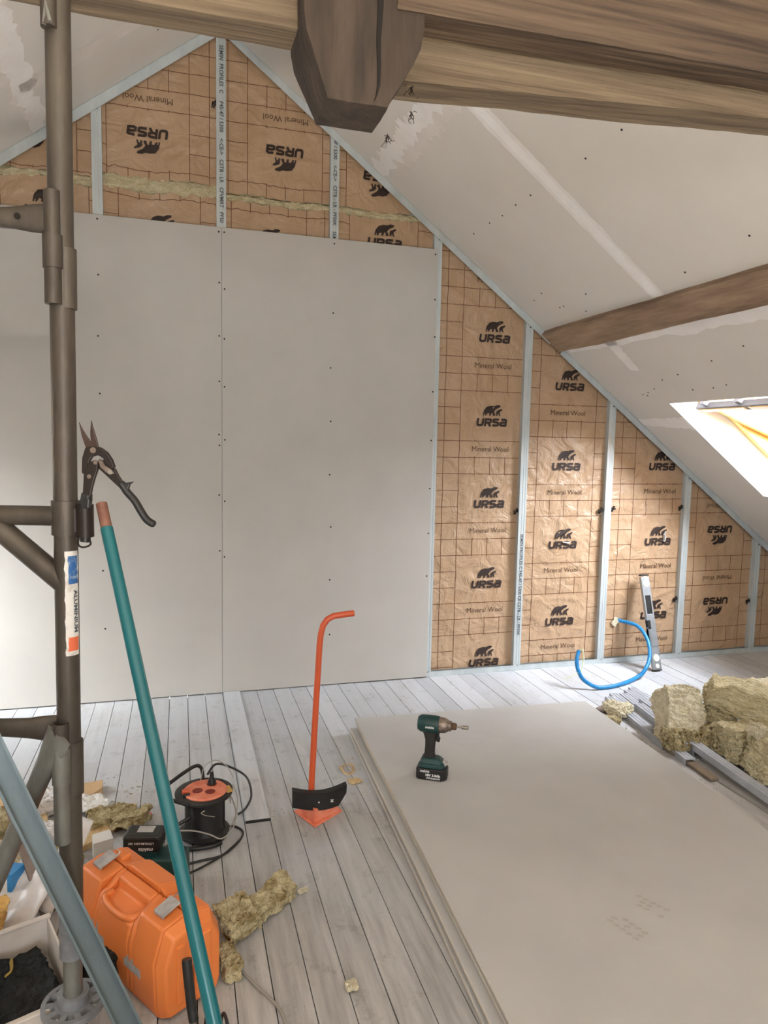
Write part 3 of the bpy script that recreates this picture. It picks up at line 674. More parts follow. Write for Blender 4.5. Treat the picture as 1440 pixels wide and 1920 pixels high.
# collar beams clasping the post
rough_beam('collar_beam', 'old collar beam left of the hanging post, darker front and pale underside', (-1.56, -2.20, 2.30), (.06, -2.20, 2.30), (0, 0, 1), .085, .19, oak_l, 7, n=60, amp=.003)
rough_beam('collar_beam', 'lower of two collar beams right of the post, running back to the slope', (.20, -2.20, 2.225), (1.66, -2.215, 2.305), (0, 0, 1), .095, .13, oak_l, 8, n=70, amp=.003)
rough_beam('collar_beam', 'upper front collar beam right of the post, across the top corner', (.235, -2.31, 2.318), (1.58, -2.31, 2.352), (0, 0, 1), .085, .17, oak, 9, n=70, amp=.003)
def post():
    root = thing('king_post', 'dark hanging post with tapered foot clasped by the collar beams', 'beam', (.15, -2.25, 2.122))
    # sections: z, x0, x1 front, y front, y back
    secs = [(2.122, .088, .220, -2.340, -2.205), (2.14, .082, .228, -2.344, -2.20), (2.17, .072, .248, -2.345, -2.185), (2.21, .058, .272, -2.345, -2.17), (2.25, .042, .290, -2.345, -2.16), (2.29, .036, .296, -2.345, -2.155), (2.5, .034, .298, -2.345, -2.155), (3.0, .034, .298, -2.345, -2.155), (3.22, .034, .298, -2.345, -2.155)]
    b = MB(); vs = []; k = 6; zs = []
    fine = []
    for (a, c_) in zip(secs, secs[1:]):
        m_ = max(1, int((c_[0]-a[0])/.02))
        for i in range(m_): fine.append(tuple(a[q]+(c_[q]-a[q])*i/m_ for q in range(5)))
    fine.append(secs[-1])
    for (z, xa, xb, yf, yb) in fine:
        cor = [(xa, yf), (xb, yf), (xb, yb), (xa, yb)]
        for i in range(4):
            p, q = cor[i], cor[(i+1) % 4]
            for j in range(k):
                u = j/k; x = p[0]+(q[0]-p[0])*u; y = p[1]+(q[1]-p[1])*u
                nz = noise.noise_vector((x*6, y*6, z*4))*.005 + noise.noise_vector((x*25, y*25, z*9))*.0018
                vs.append((x+nz.x, y+nz.y, z+nz.z*.5))
    n = 4*k; m_ = len(fine)
    b.add(vs, [(i*n+j, i*n+(j+1) % n, (i+1)*n+(j+1) % n, (i+1)*n+j) for i in range(m_-1) for j in range(n)] + [tuple(range(n)), tuple((m_-1)*n+j for j in range(n))])
    b.build('post', oak_v, root, world=True, smooth=True)
    # long drying crack in the front face: a dark wedge cut, built as a thin recessed sliver
    cpts = [(.188, 2.128, .001), (.192, 2.14, .003), (.196, 2.16, .006), (.196, 2.2, .007), (.194, 2.25, .009), (.197, 2.32, .012), (.199, 2.5, .013)]
    c_ = MB(); vv = []
    for x, z, wd in cpts: vv += [(x-wd/2, -2.3505, z), (x+wd/2, -2.3505, z)]
    vv2 = [(x, -2.33, z) for x, y, z in vv]; m_ = len(cpts)
    c_.add(vv+vv2, [(2*i, 2*i+1, 2*i+3, 2*i+2) for i in range(m_-1)] + [(2*i, 2*i+2, 2*m_+2*i+2, 2*m_+2*i) for i in range(m_-1)] + [(2*i+1, 2*i+3, 2*m_+2*i+3, 2*m_+2*i+1) for i in range(m_-1)])
    c_.build('crack', crack_m, root, world=True)
post()
# cobweb clumps hanging by the post
random.seed(5)
for (x, y, z), lb in (((.285, -2.30, 2.19), 'dark cobweb clump at the right foot of the post'), ((.30, -2.26, 2.155), 'small dark cobweb tuft below the beam right of the post'), ((.255, -2.22, 2.115), 'tiny cobweb thread beside the tapered post foot')):
    b = MB()
    for k in range(9):
        p = Vector((x, y, z)); pts = [p]
        for j in range(4): p = p+Vector((random.uniform(-.006, .006), random.uniform(-.004, .004), random.uniform(-.009, .004))); pts.append(p)
        b.tube(pts, .0008, 4)
    tag(b.build('cobweb', black_m), lb, 'cobweb')

# ------------------------------------------------------------------ stack of plasterboard sheets
TH = .0125
scuff = mat('grey_boot_dust', (164, 159, 153), .8, col2=(174, 169, 162), scale=120)
def stack():
    names = ['topmost', 'second from the top', 'third from the top', 'fourth from the top', 'fifth from the top', 'sixth from the top', 'bottom']
    offs = [(0, 0, 0), (.004, -.004, .1), (.006, .002, -.1), (-.028, -.028, 0), (-.024, -.022, .12), (-.03, -.026, -.08), (-.026, -.03, .05)]
    for i in range(7):
        z = TH*(6-i); ox, oy, oa = offs[i]; ang = R(-2.6+oa)
        root = tag(MB().box((.61, -1.25, TH/2), (1.22, 2.5, TH-.0006)).build('plasterboard_sheet', [board_stack]), '%s plasterboard sheet of the flat stack on the floor' % names[i] + (', the cordless driver stands on it' if i == 0 else ''), 'plasterboard', 'plasterboard sheets stacked flat on the floor')
        me = root.data; me.materials.append(board_edge)
        for p in me.polygons:
            if abs(p.normal.z) < .5: p.material_index = 1
        m = root.modifiers.new('bevel', 'BEVEL'); m.width = .0025; m.segments = 2
        root.location = (.578+ox, -.712+oy, z); root.rotation_euler = (0, 0, ang)
stack()
# footprints and scuffs on the top sheet are part of its paper: thin dust marks
# dusty boot prints on the topmost sheet
def boot_prints():
    top = [o for o in C.objects if o.name.startswith('plasterboard_sheet') and str(o.get('label', '')).startswith('topmost')][0]
    inv = parent_matrix(top).inverted()
    random.seed(4)
    for cx, cy, an, nm in ((1.072, -2.265, R(28), 'heel and sole'), (.955, -2.325, R(18), 'sole')):
        b = MB()
        for i in range(5):
            for j in range(3):
                if random.random() < .2: continue
                u = (j-1)*.020; v = (i-2)*.021
                x = cx+u*math.cos(an)-v*math.sin(an); y = cy+u*math.sin(an)+v*math.cos(an)
                b.add([inv @ (Matrix.Rotation(an+.5, 4, 'Z') @ Vector(q) + Vector((x, y, 0))) for q in ((-.006, -.009, .0878), (.006, -.008, .0878), (.005, .008, .0878), (-.006, .009, .0878))], [(0, 1, 2, 3)])
        o = b.build('boot_print', scuff, top, fix=False); o['label'] = 'faint grey boot tread mark, ' + nm
boot_prints()

# ------------------------------------------------------------------ cordless impact driver
def rot_to(v): return Vector((0, 0, 1)).rotation_difference(Vector(v)).to_matrix()
def driver():
    a = R(-30)
    root = thing('impact_driver', 'dark green cordless impact driver standing on the plasterboard stack', 'power tool', (.735, -1.368, .0875), a)
    # local +x is the nose direction
    b = MB(); pl = [(-.062, -.030), (-.052, -.038), (.040, -.038), (.060, -.020), (.060, .020), (.040, .038), (-.052, .038), (-.062, .030)]
    b.prism(pl, lambda x, y: (x, y, 0), lambda x, y: (x, y, .046)); bt = b.build('battery', black, root, bev=.006, seg=3)
    v2, f2 = text_geo('makita', .014, bold=.0003, shear=.2); t = MB(); t.add([(u-.026, -.0386, .037+v) for u, v in v2], f2)
    v2, f2 = text_geo('18V 3.0Ah', .014, bold=.0006); t.add([(u+.006, -.0386, .022+v) for u, v in v2], f2)
    v2, f2 = text_geo('LITHIUM-ION', .009, bold=.0003); t.add([(u+.008, -.0386, .010+v) for u, v in v2], f2)
    t = t.build('lettering', label_w, bt, fix=False); t['label'] = 'white lettering on the battery side'
    b = MB(); pl = [(-.054, -.030), (-.046, -.034), (.036, -.034), (.052, -.018), (.052, .018), (.036, .034), (-.046, .034), (-.054, .030)]
    b.prism(pl, lambda x, y: (x, y, .046), lambda x, y: (x*.93, y*.94, .062)); b.prism(pl, lambda x, y: (x*.93, y*.94, .062), lambda x, y: (x*.7-.006, y*.72, .082)); b.build('foot', teal_tool, root, bev=.004)
    MB().box((.046, 0, .064), (.022, .03, .014), Matrix.Rotation(R(40), 3, 'Y')).build('battery_button', label_g, root, bev=.002)
    # handle: swept oval
    b = MB(); secs = [(-.014, .074, .026, .018), (-.014, .10, .021, .0165), (-.013, .125, .0205, .016), (-.012, .15, .0215, .0165), (-.014, .172, .026, .018), (-.016, .192, .034, .021), (-.014, .21, .04, .024)]
    vs = []; sg = 16
    for cx, z, rx, ry in secs:
        for k in range(sg): th = 2*PI*k/sg; vs.append((cx+rx*math.cos(th), ry*math.sin(th), z))
    n = len(secs); b.add(vs, [(i*sg+k, i*sg+(k+1) % sg, (i+1)*sg+(k+1) % sg, (i+1)*sg+k) for i in range(n-1) for k in range(sg)] + [tuple(range(sg)), tuple((n-1)*sg+k for k in range(sg))])
    b.build('handle', black_d, root, smooth=True)
    b = MB(); b.prism([(.010, .150), (.024, .146), (.027, .158), (.021, .170), (.024, .182), (.012, .186)], lambda x, z: (x, -.009, z), lambda x, z: (x, .009, z)); b.build('trigger', black, root, bev=.002)
    b = MB(); b.lathe([(.004, -.064), (.026, -.062), (.033, -.050), (.0345, -.030), (.0345, .012), (.032, .022), (.02, .023)], axis='X', c=(0, 0, .215), seg=28); h = b.build('motor_housing', teal_tool, root, smooth=True)
    v2, f2 = text_geo('makita', .013, bold=.0004, shear=.2); t = MB(); t.add([(u-.012, -.0350, .214+v) for u, v in v2], f2); t.build('lettering', label_w, h, fix=False)
    b = MB(); b.lathe([(.029, .018), (.031, .024), (.029, .046), (.023, .056), (.020, .062), (.020, .069), (.013, .070)], axis='X', c=(0, 0, .215), seg=28); b.build('hammer_case', steel_w, root, smooth=True)
    b = MB(); b.lathe([(.012, .068), (.014, .072), (.014, .086), (.009, .090)], axis='X', c=(0, 0, .215), seg=20); b.build('chuck_sleeve', darkscrap, root, smooth=True)
    b = MB(); b.lathe([(.0035, .088), (.0038, .108), (.0075, .110), (.0078, .118), (.0065, .119), (.0065, .122), (.008, .123), (.008, .134), (.004, .136)], axis='X', c=(0, 0, .215), seg=16); b.build('bit_holder', steel, root, smooth=True)
driver()

# ------------------------------------------------------------------ orange board lifter
def lifter():
    root = thing('board_lifter', 'orange floor lifter with bent tube handle and black curved blade', 'hand tool', (.26, -1.38, 0))
    P = [(.187, -1.346), (.243, -1.475), (.366, -1.387), (.315, -1.262)]
    b = MB(); b.hexa([(x, y, .001) for x, y in P]+[(x, y, .006) for x, y in P]); b.build('base_plate', orange_pale, root, world=True, bev=.001)
    q = [(.205, -1.352), (.246, -1.452), (.352, -1.386), (.31, -1.285)]
    b = MB(); zt = [.066, .062, .020, .028]
    b.hexa([(x, y, .006) for x, y in q]+[(x, y, z) for (x, y), z in zip(q, zt)]); b.build('wedge', orange_pale, root, world=True, bev=.002)
    # curved blade, concave upwards, crossing in front of the tube
    b = MB(); n = 20; vs = []
    for i in range(n+1):
        t = i/n; x = .168+.205*t; y = -1.425-.018*math.sin(PI*t)+.01*t
        sag = .012*math.sin(PI*t); top = .130-sag-.006*t; bot = .064-.014*math.sin(PI*t*.9)-.006*t
        if t > .85: bot += (t-.85)*.25
        vs += [(x, y-.004, bot), (x, y-.010, top), (x, y+.012, top+.004), (x, y+.002, bot)]
    b.add(vs, [(4*i+k, 4*i+(k+1) % 4, 4*i+4+(k+1) % 4, 4*i+4+k) for i in range(n) for k in range(4)]+[(0, 1, 2, 3), tuple(4*n+k for k in range(4))])
    bl = b.build('blade', black, root, world=True, smooth=True)
    t = MB()
    for s_ in (-1, 1): t.box((.312, -1.4475, .082), (.014, .001, .003), Matrix.Rotation(s_*R(48), 3, 'Y'))
    t.box((.262, -1.4522, .084), (.005, .001, .005)); t = t.build('cross_mark', label_w, bl, world=True, fix=False); t['label'] = 'small white cross mark and dot'
    b = MB(); pts = [(.240, -1.408, .04), (.243, -1.407, .15), (.257, -1.403, .45), (.268, -1.400, .66), (.272, -1.400, .70), (.280, -1.400, .732), (.296, -1.400, .754), (.318, -1.400, .765), (.345, -1.400, .768), (.395, -1.400, .772)]
    b.tube(pts, .0115, 18); b.build('tube_handle', orange_steel, root, world=True, smooth=True)
    b = MB(); b.lathe([(.0001, 0), (.0085, 0), (.0085, .001), (.0001, .001)], axis='X', c=(.3952, -1.400, .772), seg=14); b.build('tube_end', darkscrap, root, world=True)
lifter()

# ------------------------------------------------------------------ blue conduit hose
def smooth_path(pts, k=8):
    pts = [Vector(p) for p in pts]; out = []
    for i in range(len(pts)-1):
        p0 = pts[max(0, i-1)]; p1 = pts[i]; p2 = pts[i+1]; p3 = pts[min(len(pts)-1, i+2)]
        for j in range(k):
            t = j/k; out.append(.5*((2*p1)+(-p0+p2)*t+(2*p0-5*p1+4*p2-p3)*t*t+(-p0+3*p1-3*p2+p3)*t**3))
    out.append(pts[-1]); return out
hs = thing('conduit_hose', 'blue corrugated conduit coming out of the insulation and curling onto the floor', 'hose', (2.3, -.3, 0))
hp = smooth_path([(2.535, .07, .272), (2.547, .03, .272), (2.60, -.08, .262), (2.612, -.17, .195), (2.581, -.24, .108), (2.503, -.30, .045), (2.419, -.335, .018), (2.269, -.40, .013), (2.11, -.425, .014), (2.03, -.40, .05), (2.0, -.375, .10), (2.005, -.34, .155), (2.035, -.31, .205)], 22)
rr = [.0115+.0009*(1 if i % 2 else -1) for i in range(len(hp))]
MB().tube(hp, rr, 14).build('conduit', blue_h, hs, world=True, smooth=True)
MB().tube(smooth_path([(2.03, -.315, .200), (2.05, -.32, .215), (2.045, -.34, .17), (2.02, -.37, .11), (1.96, -.39, .09), (1.90, -.40, .075)]), .0018, 6).build('wire', wire_gy, hs, world=True)
MB().tube(smooth_path([(2.035, -.315, .200), (2.058, -.32, .212), (2.05, -.345, .15), (2.02, -.37, .10), (2.0, -.39, .06)]), .0018, 6).build('wire', wire_w, hs, world=True)
# torn wool tuft at the hose hole
b = MB()
random.seed(8)
for k in range(14):
    a = random.uniform(0, 2*PI); b.box((2.515+.03*math.cos(a)*random.random(), .036-.004*random.random(), .262+.035*math.sin(a)*random.random()), (.022, .006, .016), Matrix.Rotation(random.uniform(0, 3), 3, 'Y'))
tag(b.build('wool_tuft', wool_pale), 'tuft of wool torn out around the blue hose hole', 'insulation')

# ------------------------------------------------------------------ spirit level leaning on the insulation
def level():
    p0 = Vector((2.668, -.195, .004)); p1 = Vector((2.672, -.012, .575)); ax = (p1-p0).normalized()
    root = thing('spirit_level', 'aluminium spirit level leaning against the insulation behind the hose', 'spirit level', p0)
    rm = Matrix((ax.cross(Vector((0, -1, 0))).normalized()*-1, Vector((0, 0, 0)), ax)).transposed()
    ex = Vector((1, 0, 0)); ey = ax.cross(ex).normalized()
    F = Matrix((ex, ey, ax)).transposed()
    root.rotation_euler = F.to_euler()
    L = .6; W_ = .060; T = .022; b = MB()
    def bx(c, d, mi=0): b.box(c, d, mi=mi)
    # body built around the windows
    bx((0, -T/2, .075), (W_, T, .15)); bx((-W_/2+.006, -T/2, .21), (.012, T, .12)); bx((W_/2-.006, -T/2, .21), (.012, T, .12)) if False else None
    bx((0, -T/2, .20), (W_, T, .12)); bx((.012, -T/2, .285), (W_-.024, T, .06)); bx((0, -T/2, .332), (W_, T, .04))
    bx((-W_/2+.005, -T/2, .41), (.010, T, .12)); bx((W_/2-.005, -T/2, .41), (.010, T, .12)); bx((0, -T/2, .53), (W_, T, .12))
    b.build('body', lvl_m, root, bev=.0015)
    MB().box((0, -T/2, .41), (.040, T*.5, .118)).build('hand_grip', black, root, bev=.002)
    MB().box((-W_/2+.012, -T/2, .285), (.022, T+.003, .056)).build('side_grip', black, root, bev=.002)
    for z in (.075, .545):
        b = MB(); b.lathe([(.0001, -T-.004), (.021, -T-.004), (.024, -T), (.024, -T+.002)], axis='Y', c=(0, 0, z), seg=24); v = b.build('vial', vial_m, root, smooth=True); v['label'] = 'round clear bubble vial'
    for z in (.025, .58):
        b = MB(); b.lathe([(.0001, -T-.003), (.013, -T-.003), (.015, -T), (.015, -T+.002)], axis='Y', c=(0, 0, z), seg=20); b.build('end_vial', vial_m, root, smooth=True)
    MB().box((0, -T/2, .602), (W_+.002, T+.002, .008)).build('end_cap', black, root, bev=.001); MB().box((0, -T/2, -.0), (W_+.002, T+.002, .006)).build('end_cap', black, root, bev=.001)
level()
tag(MB().tube([(2.99-.14, .034, .79), (2.855, .033, .82), (2.85, .034, .835), (2.86, .034, .86)], [.012, .016, .012, .006], 8, flat=.4).build('paper_scrap', paper), 'white paper scrap stuck on the kraft facing below the roof window', 'scrap')
tag(MB().tube([(2.10, .034, .80), (2.13, .033, .795), (2.15, .034, .80)], [.006, .012, .006], 8, flat=.4).build('tape_scrap', paper), 'small shiny tape scrap over the third bear logo from the boards', 'scrap')

# ------------------------------------------------------------------ wool offcuts at right
def chunk(label, c, d, rot, seed, m=None, amp=.02, res=.006, name='wool_offcut', layer=0, stripes=0, group='pile of mineral wool offcuts beside the board stack'):
    b = bmesh.new(); bmesh.ops.create_cube(b, size=1)
    cuts = max(6, int(max(d)/res)); cuts = min(cuts, 44)
    bmesh.ops.subdivide_edges(b, edges=b.edges[:], cuts=cuts, use_grid_fill=True)
    D = Vector(d); E = Matrix.Rotation(rot[2], 3, 'Z') @ Matrix.Rotation(rot[1], 3, 'Y') @ Matrix.Rotation(rot[0], 3, 'X')
    for v in b.verts:
        p = Vector((v.co.x*D.x, v.co.y*D.y, v.co.z*D.z)); k = v.co.copy()
        edge = max(abs(k.x), abs(k.y), abs(k.z))
        n1 = noise.noise_vector(p*8+Vector((seed, 0, 0)))*amp*1.5; n2 = noise.noise_vector(p*34+Vector((0, seed, 0)))*amp*.45 + noise.noise_vector(p*95)*amp*.4
        st = noise.noise_vector(Vector((p.x*14, p.y*14, p.z*90))+Vector((0, 0, seed)))*amp*.6
        p = p*(1-.08*(abs(k.x)+abs(k.y)+abs(k.z))) + n1+n2+st
        bend = layer*(p.x**2); p.z -= bend
        if stripes: p.y += stripes*(1 if noise.noise(Vector((p.x*42, p.z*5, seed))) > .05 else -1)
        v.co = p
    me = bpy.data.meshes.new(name); b.to_mesh(me); b.free(); me.materials.append(m or wool); me.transform(E.to_4x4())
    mn = min(v.co.z for v in me.vertices)
    o = bpy.data.objects.new(name, me); C.objects.link(o)
    z = c[2]-0; o.location = (c[0], c[1], z)
    if c[2] < 0: o.location.z = -mn + .0005
    return tag(o, label, 'insulation', group)
chunk('pale wool slab leaning at the left end of the offcut pile', (2.075, -1.13, .125), (.19, .16, .26), (R(-38), R(10), R(-16)), 1, wool_pale, .013)
chunk('broken striped underside of the left wool slab, towards the board stack', (2.05, -1.24, .065), (.24, .07, .10), (R(-20), 0, R(-12)), 2, wool_grey, .018, stripes=.010)
chunk('upright fold of wool in the middle of the offcut pile', (2.30, -1.15, .14), (.13, .16, .27), (R(-12), R(-10), R(-35)), 3, wool, .016)
chunk('long yellow wool roll across the top of the offcut pile', (2.42, -1.30, .21), (.56, .14, .15), (R(10), R(14), R(-38)), 4, wool, .016, layer=.3)
chunk('wool block sticking out below the long roll', (2.20, -1.385, .085), (.16, .22, .16), (R(-10), R(5), R(-10)), 5, wool, .015)
chunk('wool piece at the right edge above the dark gap', (2.19, -1.60, .10), (.20, .18, .19), (R(8), R(4), R(-12)), 6, wool, .015)
chunk('flat wool slab at the far right behind the roll', (2.78, -1.13, .11), (.36, .30, .22), (R(0), R(0), R(-20)), 7, wool_pale, .016)
chunk('pale shredded tuft at the right edge, on the wool pile', (2.14, -1.565, .205), (.10, .06, .06), (0, R(20), R(10)), 8, wool_pale, .018)
chunk('wool lying deep behind the middle fold', (2.45, -1.42, .08), (.34, .40, .14), (0, 0, R(20)), 9, wool, .016)
chunk('small wool scrap by the rail ends, next to the stack corner', (1.975, -.80, -1), (.11, .12, .05), (0, R(10), R(20)), 10, wool_pale, .018)
chunk('grey wool crumb on the board edge near the rails', (1.90, -.86, -1), (.08, .09, .022), (0, 0, R(-30)), 11, wool_grey, .012)
chunk('flat grey scrap against the far right corner of the stack', (1.955, -.715, -1), (.10, .06, .015), (0, 0, R(20)), 12, batten_m, .006, name='board_scrap', group=None)
# ------------------------------------------------------------------ bundle of rails
def rail(x, y0, L, z, ang, label, w=.035, h=.018):
    root = tag(MB().box((0, -L/2, .0008), (w, L, .0016)).box((-w/2+.0008, -L/2, h/2), (.0016, L, h)).box((w/2-.0008, -L/2, h/2), (.0016, L, h)).box((-w/2+.004, -L/2, h-.0008), (.008, L, .0016)).box((w/2-.004, -L/2, h-.0008), (.008, L, .0016)).build('metal_rail', rail_m), label, 'metal rail', 'grey metal rails lying beside the board stack')
    root.location = (x, y0, z); root.rotation_euler = (0, 0, ang)
    return root
def rail_up(x, y0, L, z, ang, label, w=.048, h=.03):     # lying open side down: smooth top with grooves
    pr = [(-w/2, 0), (-w/2, h), (-w/2+.010, h), (-w/2+.013, h-.003), (-w/2+.017, h-.003), (-w/2+.02, h), (w/2-.02, h), (w/2-.017, h-.003), (w/2-.013, h-.003), (w/2-.010, h), (w/2, h), (w/2, 0), (w/2-.0015, 0), (w/2-.0015, h-.005), (-w/2+.0015, h-.005), (-w/2+.0015, 0)]
    o = MB().prism(pr, lambda a, c_: (a, 0, c_), lambda a, c_: (a, -L, c_)).build('metal_rail', rail_m)
    tag(o, label, 'metal rail', 'grey metal rails lying beside the board stack'); o.location = (x, y0, z); o.rotation_euler = (0, 0, ang); return o
rail_up(2.275, -.50, .75, .0005, R(-9), 'rail at the wall-side end of the bundle, farthest from the stack')
rail_up(2.225, -.53, .75, .0005, R(-9), 'second rail from the wall side, flush with its neighbour')
rail_up(2.165, -.575, .75, .0005, R(-9), 'long rail in the middle of the bundle, set a little back')
rail_up(2.11, -.56, .7, .0005, R(-9), 'rail whose end sticks out beside the small wool scrap')
rail_up(2.055, -.60, .62, .0005, R(-9), 'rail nearest to the stack corner, end lying free')
rail_up(2.10, -.80, .5, .031, R(-9), 'short rail lying on top of the others before the wool')
rail_up(2.17, -.74, .5, .031, R(-9), 'short upper rail next to the middle rail')
rail_up(2.00, -1.03, .35, .0005, R(-8), 'rail poking out from under the wool slab towards the stack')
rail_up(2.045, -1.30, .75, .031, R(-6), 'rail seen in the dark gap between stack and wool')
strip_m = mat('dull_wood_strip', (136, 120, 102), .8, col2=(118, 102, 86), scale=12)
b = MB().box((0, -.20, .009), (.045, .40, .014)); o = b.build('wood_strip', strip_m, bev=.004); tag(o, 'flat wooden strip in the dark gap beside the stack', 'wood scrap'); o.location = (1.97, -1.13, .0005); o.rotation_euler = (0, 0, R(-3))
tag(MB().tube([(2.80, -.80, 0), (2.80, -.80, .125)], .004, 8).build('threaded_rod', galv), 'thin grey rod standing upright behind the wool', 'rod')
o = thing('threaded_rod', 'short rod with white washer just behind the wool roll', 'rod', (2.62, -.80, 0))
MB().tube([(2.62, -.80, 0), (2.62, -.80, .155)], .004, 8).build('rod', black_m, o, world=True); MB().lathe([(.005, .0), (.028, .002), (.022, .010), (.005, .012)], c=(2.62, -.80, .125), seg=18).build('washer', paper, o, world=True)

# ------------------------------------------------------------------ scaffold
def scaffold():
    bx, by = -.461, -2.265; top = Vector((-.442, -2.275, 2.42)); bot = Vector((bx, by, .0))
    ax = (top-bot).normalized()
    def at(z): return bot + ax*(z/ax.z)
    root = thing('scaffold_tower', 'aluminium scaffold frame with upright pole at the left of the photo', 'scaffold', (bx, by, 0))
    dl = Vector((-.962, .272, 0)).normalized()          # ledger direction, leftwards
    near = Vector((-dl.y, dl.x, 0)); near = -near if near.y > 0 else near
    r = .0242
    MB().tube([at(.36), at(2.42)], r, 28).build('upright', alu, root, world=True, smooth=True)
    MB().tube([at(.13), at(.40)], .0205, 24).build('inner_leg', alu_l, root, world=True, smooth=True)
    b = MB(); b.pipe(at(.24), at(.335), .0275, .022, 24); b.build('leg_collar', castm, root, world=True, smooth=True)
    # adjusting hand wheel with oval holes
    b = MB(); c0 = at(.118); n = 10
    ro, rmid_o, rmid_i, ri = .068, .058, .040, .030
    for r0, r1 in ((rmid_o, ro), (ri, rmid_i)): b.pipe(c0-Vector((0, 0, .006)), c0+Vector((0, 0, .008)), r1, r0, 40)
    for k in range(n):
        a = 2*PI*k/n; b.box(c0+Vector((math.cos(a)*.049, math.sin(a)*.049, .001)), (.022, .013, .012), Matrix.Rotation(a, 3, 'Z'))
    b.pipe(c0-Vector((0, 0, .02)), c0+Vector((0, 0, .03)), .034, .021, 28)
    b.build('adjusting_wheel', castm, root, world=True, smooth=True)
    # caster below
    b = MB(); b.lathe([(.02, -.016), (.058, -.016), (.06, -.012), (.06, .012), (.058, .016), (.02, .016)], axis='X', c=at(.0605)+Vector((0, .02, 0)), seg=32); b.build('caster_wheel', black, root, world=True, smooth=True)
    b = MB(); 
    for s_ in (-1, 1): b.box(at(.075)+Vector((s_*.024, .01, 0)), (.004, .05, .07))
    b.box(at(.108)+Vector((0, 0, 0)), (.052, .05, .006)); b.build('caster_fork', castm, root, world=True)
    # top flattened-end brace
    c0 = at(1.835)
    def flat_end(c_, d, L, rr, name, m, drop=0):
        b = MB(); vs = []; sg = 16
        side = d.cross(Vector((0, 0, 1))).normalized(); up_ = side.cross(d).normalized()
        for s_, ru, rs in ((.016, rr*1.62, .005), (.05, rr*1.5, .008), (.085, rr*1.2, .014), (.14, rr*1.02, rr*.96), (.2, rr, rr), (L, rr, rr)):
            for k in range(sg):
                a = 2*PI*k/sg; vs.append(c_ + d*s_ + up_*math.cos(a)*ru + side*math.sin(a)*rs)
        n = 6; b.add(vs, [(i*sg+k, i*sg+(k+1) % sg, (i+1)*sg+(k+1) % sg, (i+1)*sg+k) for i in range(n-1) for k in range(sg)]+[tuple(range(sg)), tuple((n-1)*sg+k for k in range(sg))])
        return b.build(name, m, root, world=True, smooth=True)
    off = near*.022
    t_ = flat_end(c0+off*.6, dl, 1.3, .0185, 'cross_tube', alu)
    h = c0+off*.6+dl*.075+near*.0125; MB().tube([h, h+near*.003], .006, 12).build('pin_hole', crack_m, t_, world=True)
    # hinge pin sleeves on the near side of the pole
    s0 = near*.026+dl*.006
    for za, zb, rr, nm in ((1.80, 1.885, .0155, 'hinge_sleeve'), (1.735, 1.80, .019, 'hinge_collar'), (1.665, 1.74, .0165, 'hinge_pin'), (2.19, 2.36, .0150, 'hinge_pin'), (.73, .79, .0165, 'hinge_pin'), (.655, .735, .0195, 'hinge_collar'), (.52, .66, .017, 'hinge_pin')):
        if zb > .9 or nm != 'hinge_pin' or za < .6: MB().tube([at(za)+s0, at(zb)+s0], rr, 20).build(nm, alu if za > .7 else alu_l, root, world=True, smooth=True)
        else: MB().pipe(at(za)+s0, at(zb)+s0, rr, rr*.8, 20).build(nm, alu, root, world=True, smooth=True)
    MB().tube([at(2.19)+s0+dl*.005+near*.01, at(2.225)+s0-dl*.004+near*.018, at(2.19)+s0-dl*.012+near*.02], .004, 8).build('spring_clip', alu_l, root, world=True)
    # sleeve on the far right side of the pole
    for za, zb in ((1.66, 1.78), (.62, .74), (.2, .21)):
        if zb-za > .05: MB().tube([at(za)-dl*.008, at(zb)-dl*.008], .0215, 20).build('joint_sleeve', alu, root, world=True, smooth=True)
    # ledger with clamp, and brace welded below it
    c1 = at(1.232); MB().tube([c1+dl*.012, c1+dl*1.3], .021, 24).build('ledger', alu, root, world=True, smooth=True)
    MB().pipe(at(1.193), at(1.265), .0285, .0225, 28).build('clamp_collar', alu, root, world=True, smooth=True)
    cb = at(1.225)-dl*.046+near*.012
    b = MB(); b.pipe(cb-Vector((0, 0, .034)), cb+Vector((0, 0, .034)), .0175, .0135, 24); b.box(at(1.225)-dl*.030+near*.008, (.016, .014, .05)); b.build('clamp_socket', black_m, root, world=True, smooth=True)
    MB().tube(smooth_path([cb+Vector((.006, 0, -.035)), cb+Vector((.010, -.004, -.05)), cb+Vector((-.004, -.004, -.056)), cb+Vector((-.014, -.002, -.05)), cb+Vector((-.012, 0, -.03))]), .0022, 6).build('wire_loop', black_m, root, world=True)
    MB().tube([at(1.085)+dl*.0, at(1.085)+dl*.17+Vector((0, 0, .145)), at(1.085)+dl*.25+Vector((0, 0, .145*.25/.17))], .024, 24, flat=1).build('gusset_brace', alu, root, world=True, smooth=True)
    # lower cross tube and diagonal
    c2 = at(.768); flat_end(c2+off*.2, dl, 1.3, .0190, 'cross_tube', alu)
    d0 = at(.765)+s0+near*.012; d1 = Vector((-.625, -2.18, .40)); dd = (d1-d0).normalized()
    t_ = flat_end(d0-dd*.02, dd, 1.0, .0215, 'diagonal_tube', alu_l)
    # sticker wrapped on the pole
    def wrap(z0, z1, a0, a1, rr, m, nm, seed, par=root):
        b = MB(); n = 10; k = 24; vs = []
        for j in range(k+1):
            z = z0+(z1-z0)*j/k
            for i in range(n+1):
                a = a0+(a1-a0)*i/n
                if i in (0, n): a += .12*noise.noise((z*60, seed, i))
                vs.append(at(z)+near*rr*math.cos(a)-dl*rr*math.sin(a))
        b.add(vs, [(j*(n+1)+i, j*(n+1)+i+1, (j+1)*(n+1)+i+1, (j+1)*(n+1)+i) for j in range(k) for i in range(n)]); return b.build(nm, m, par, world=True, fix=False)
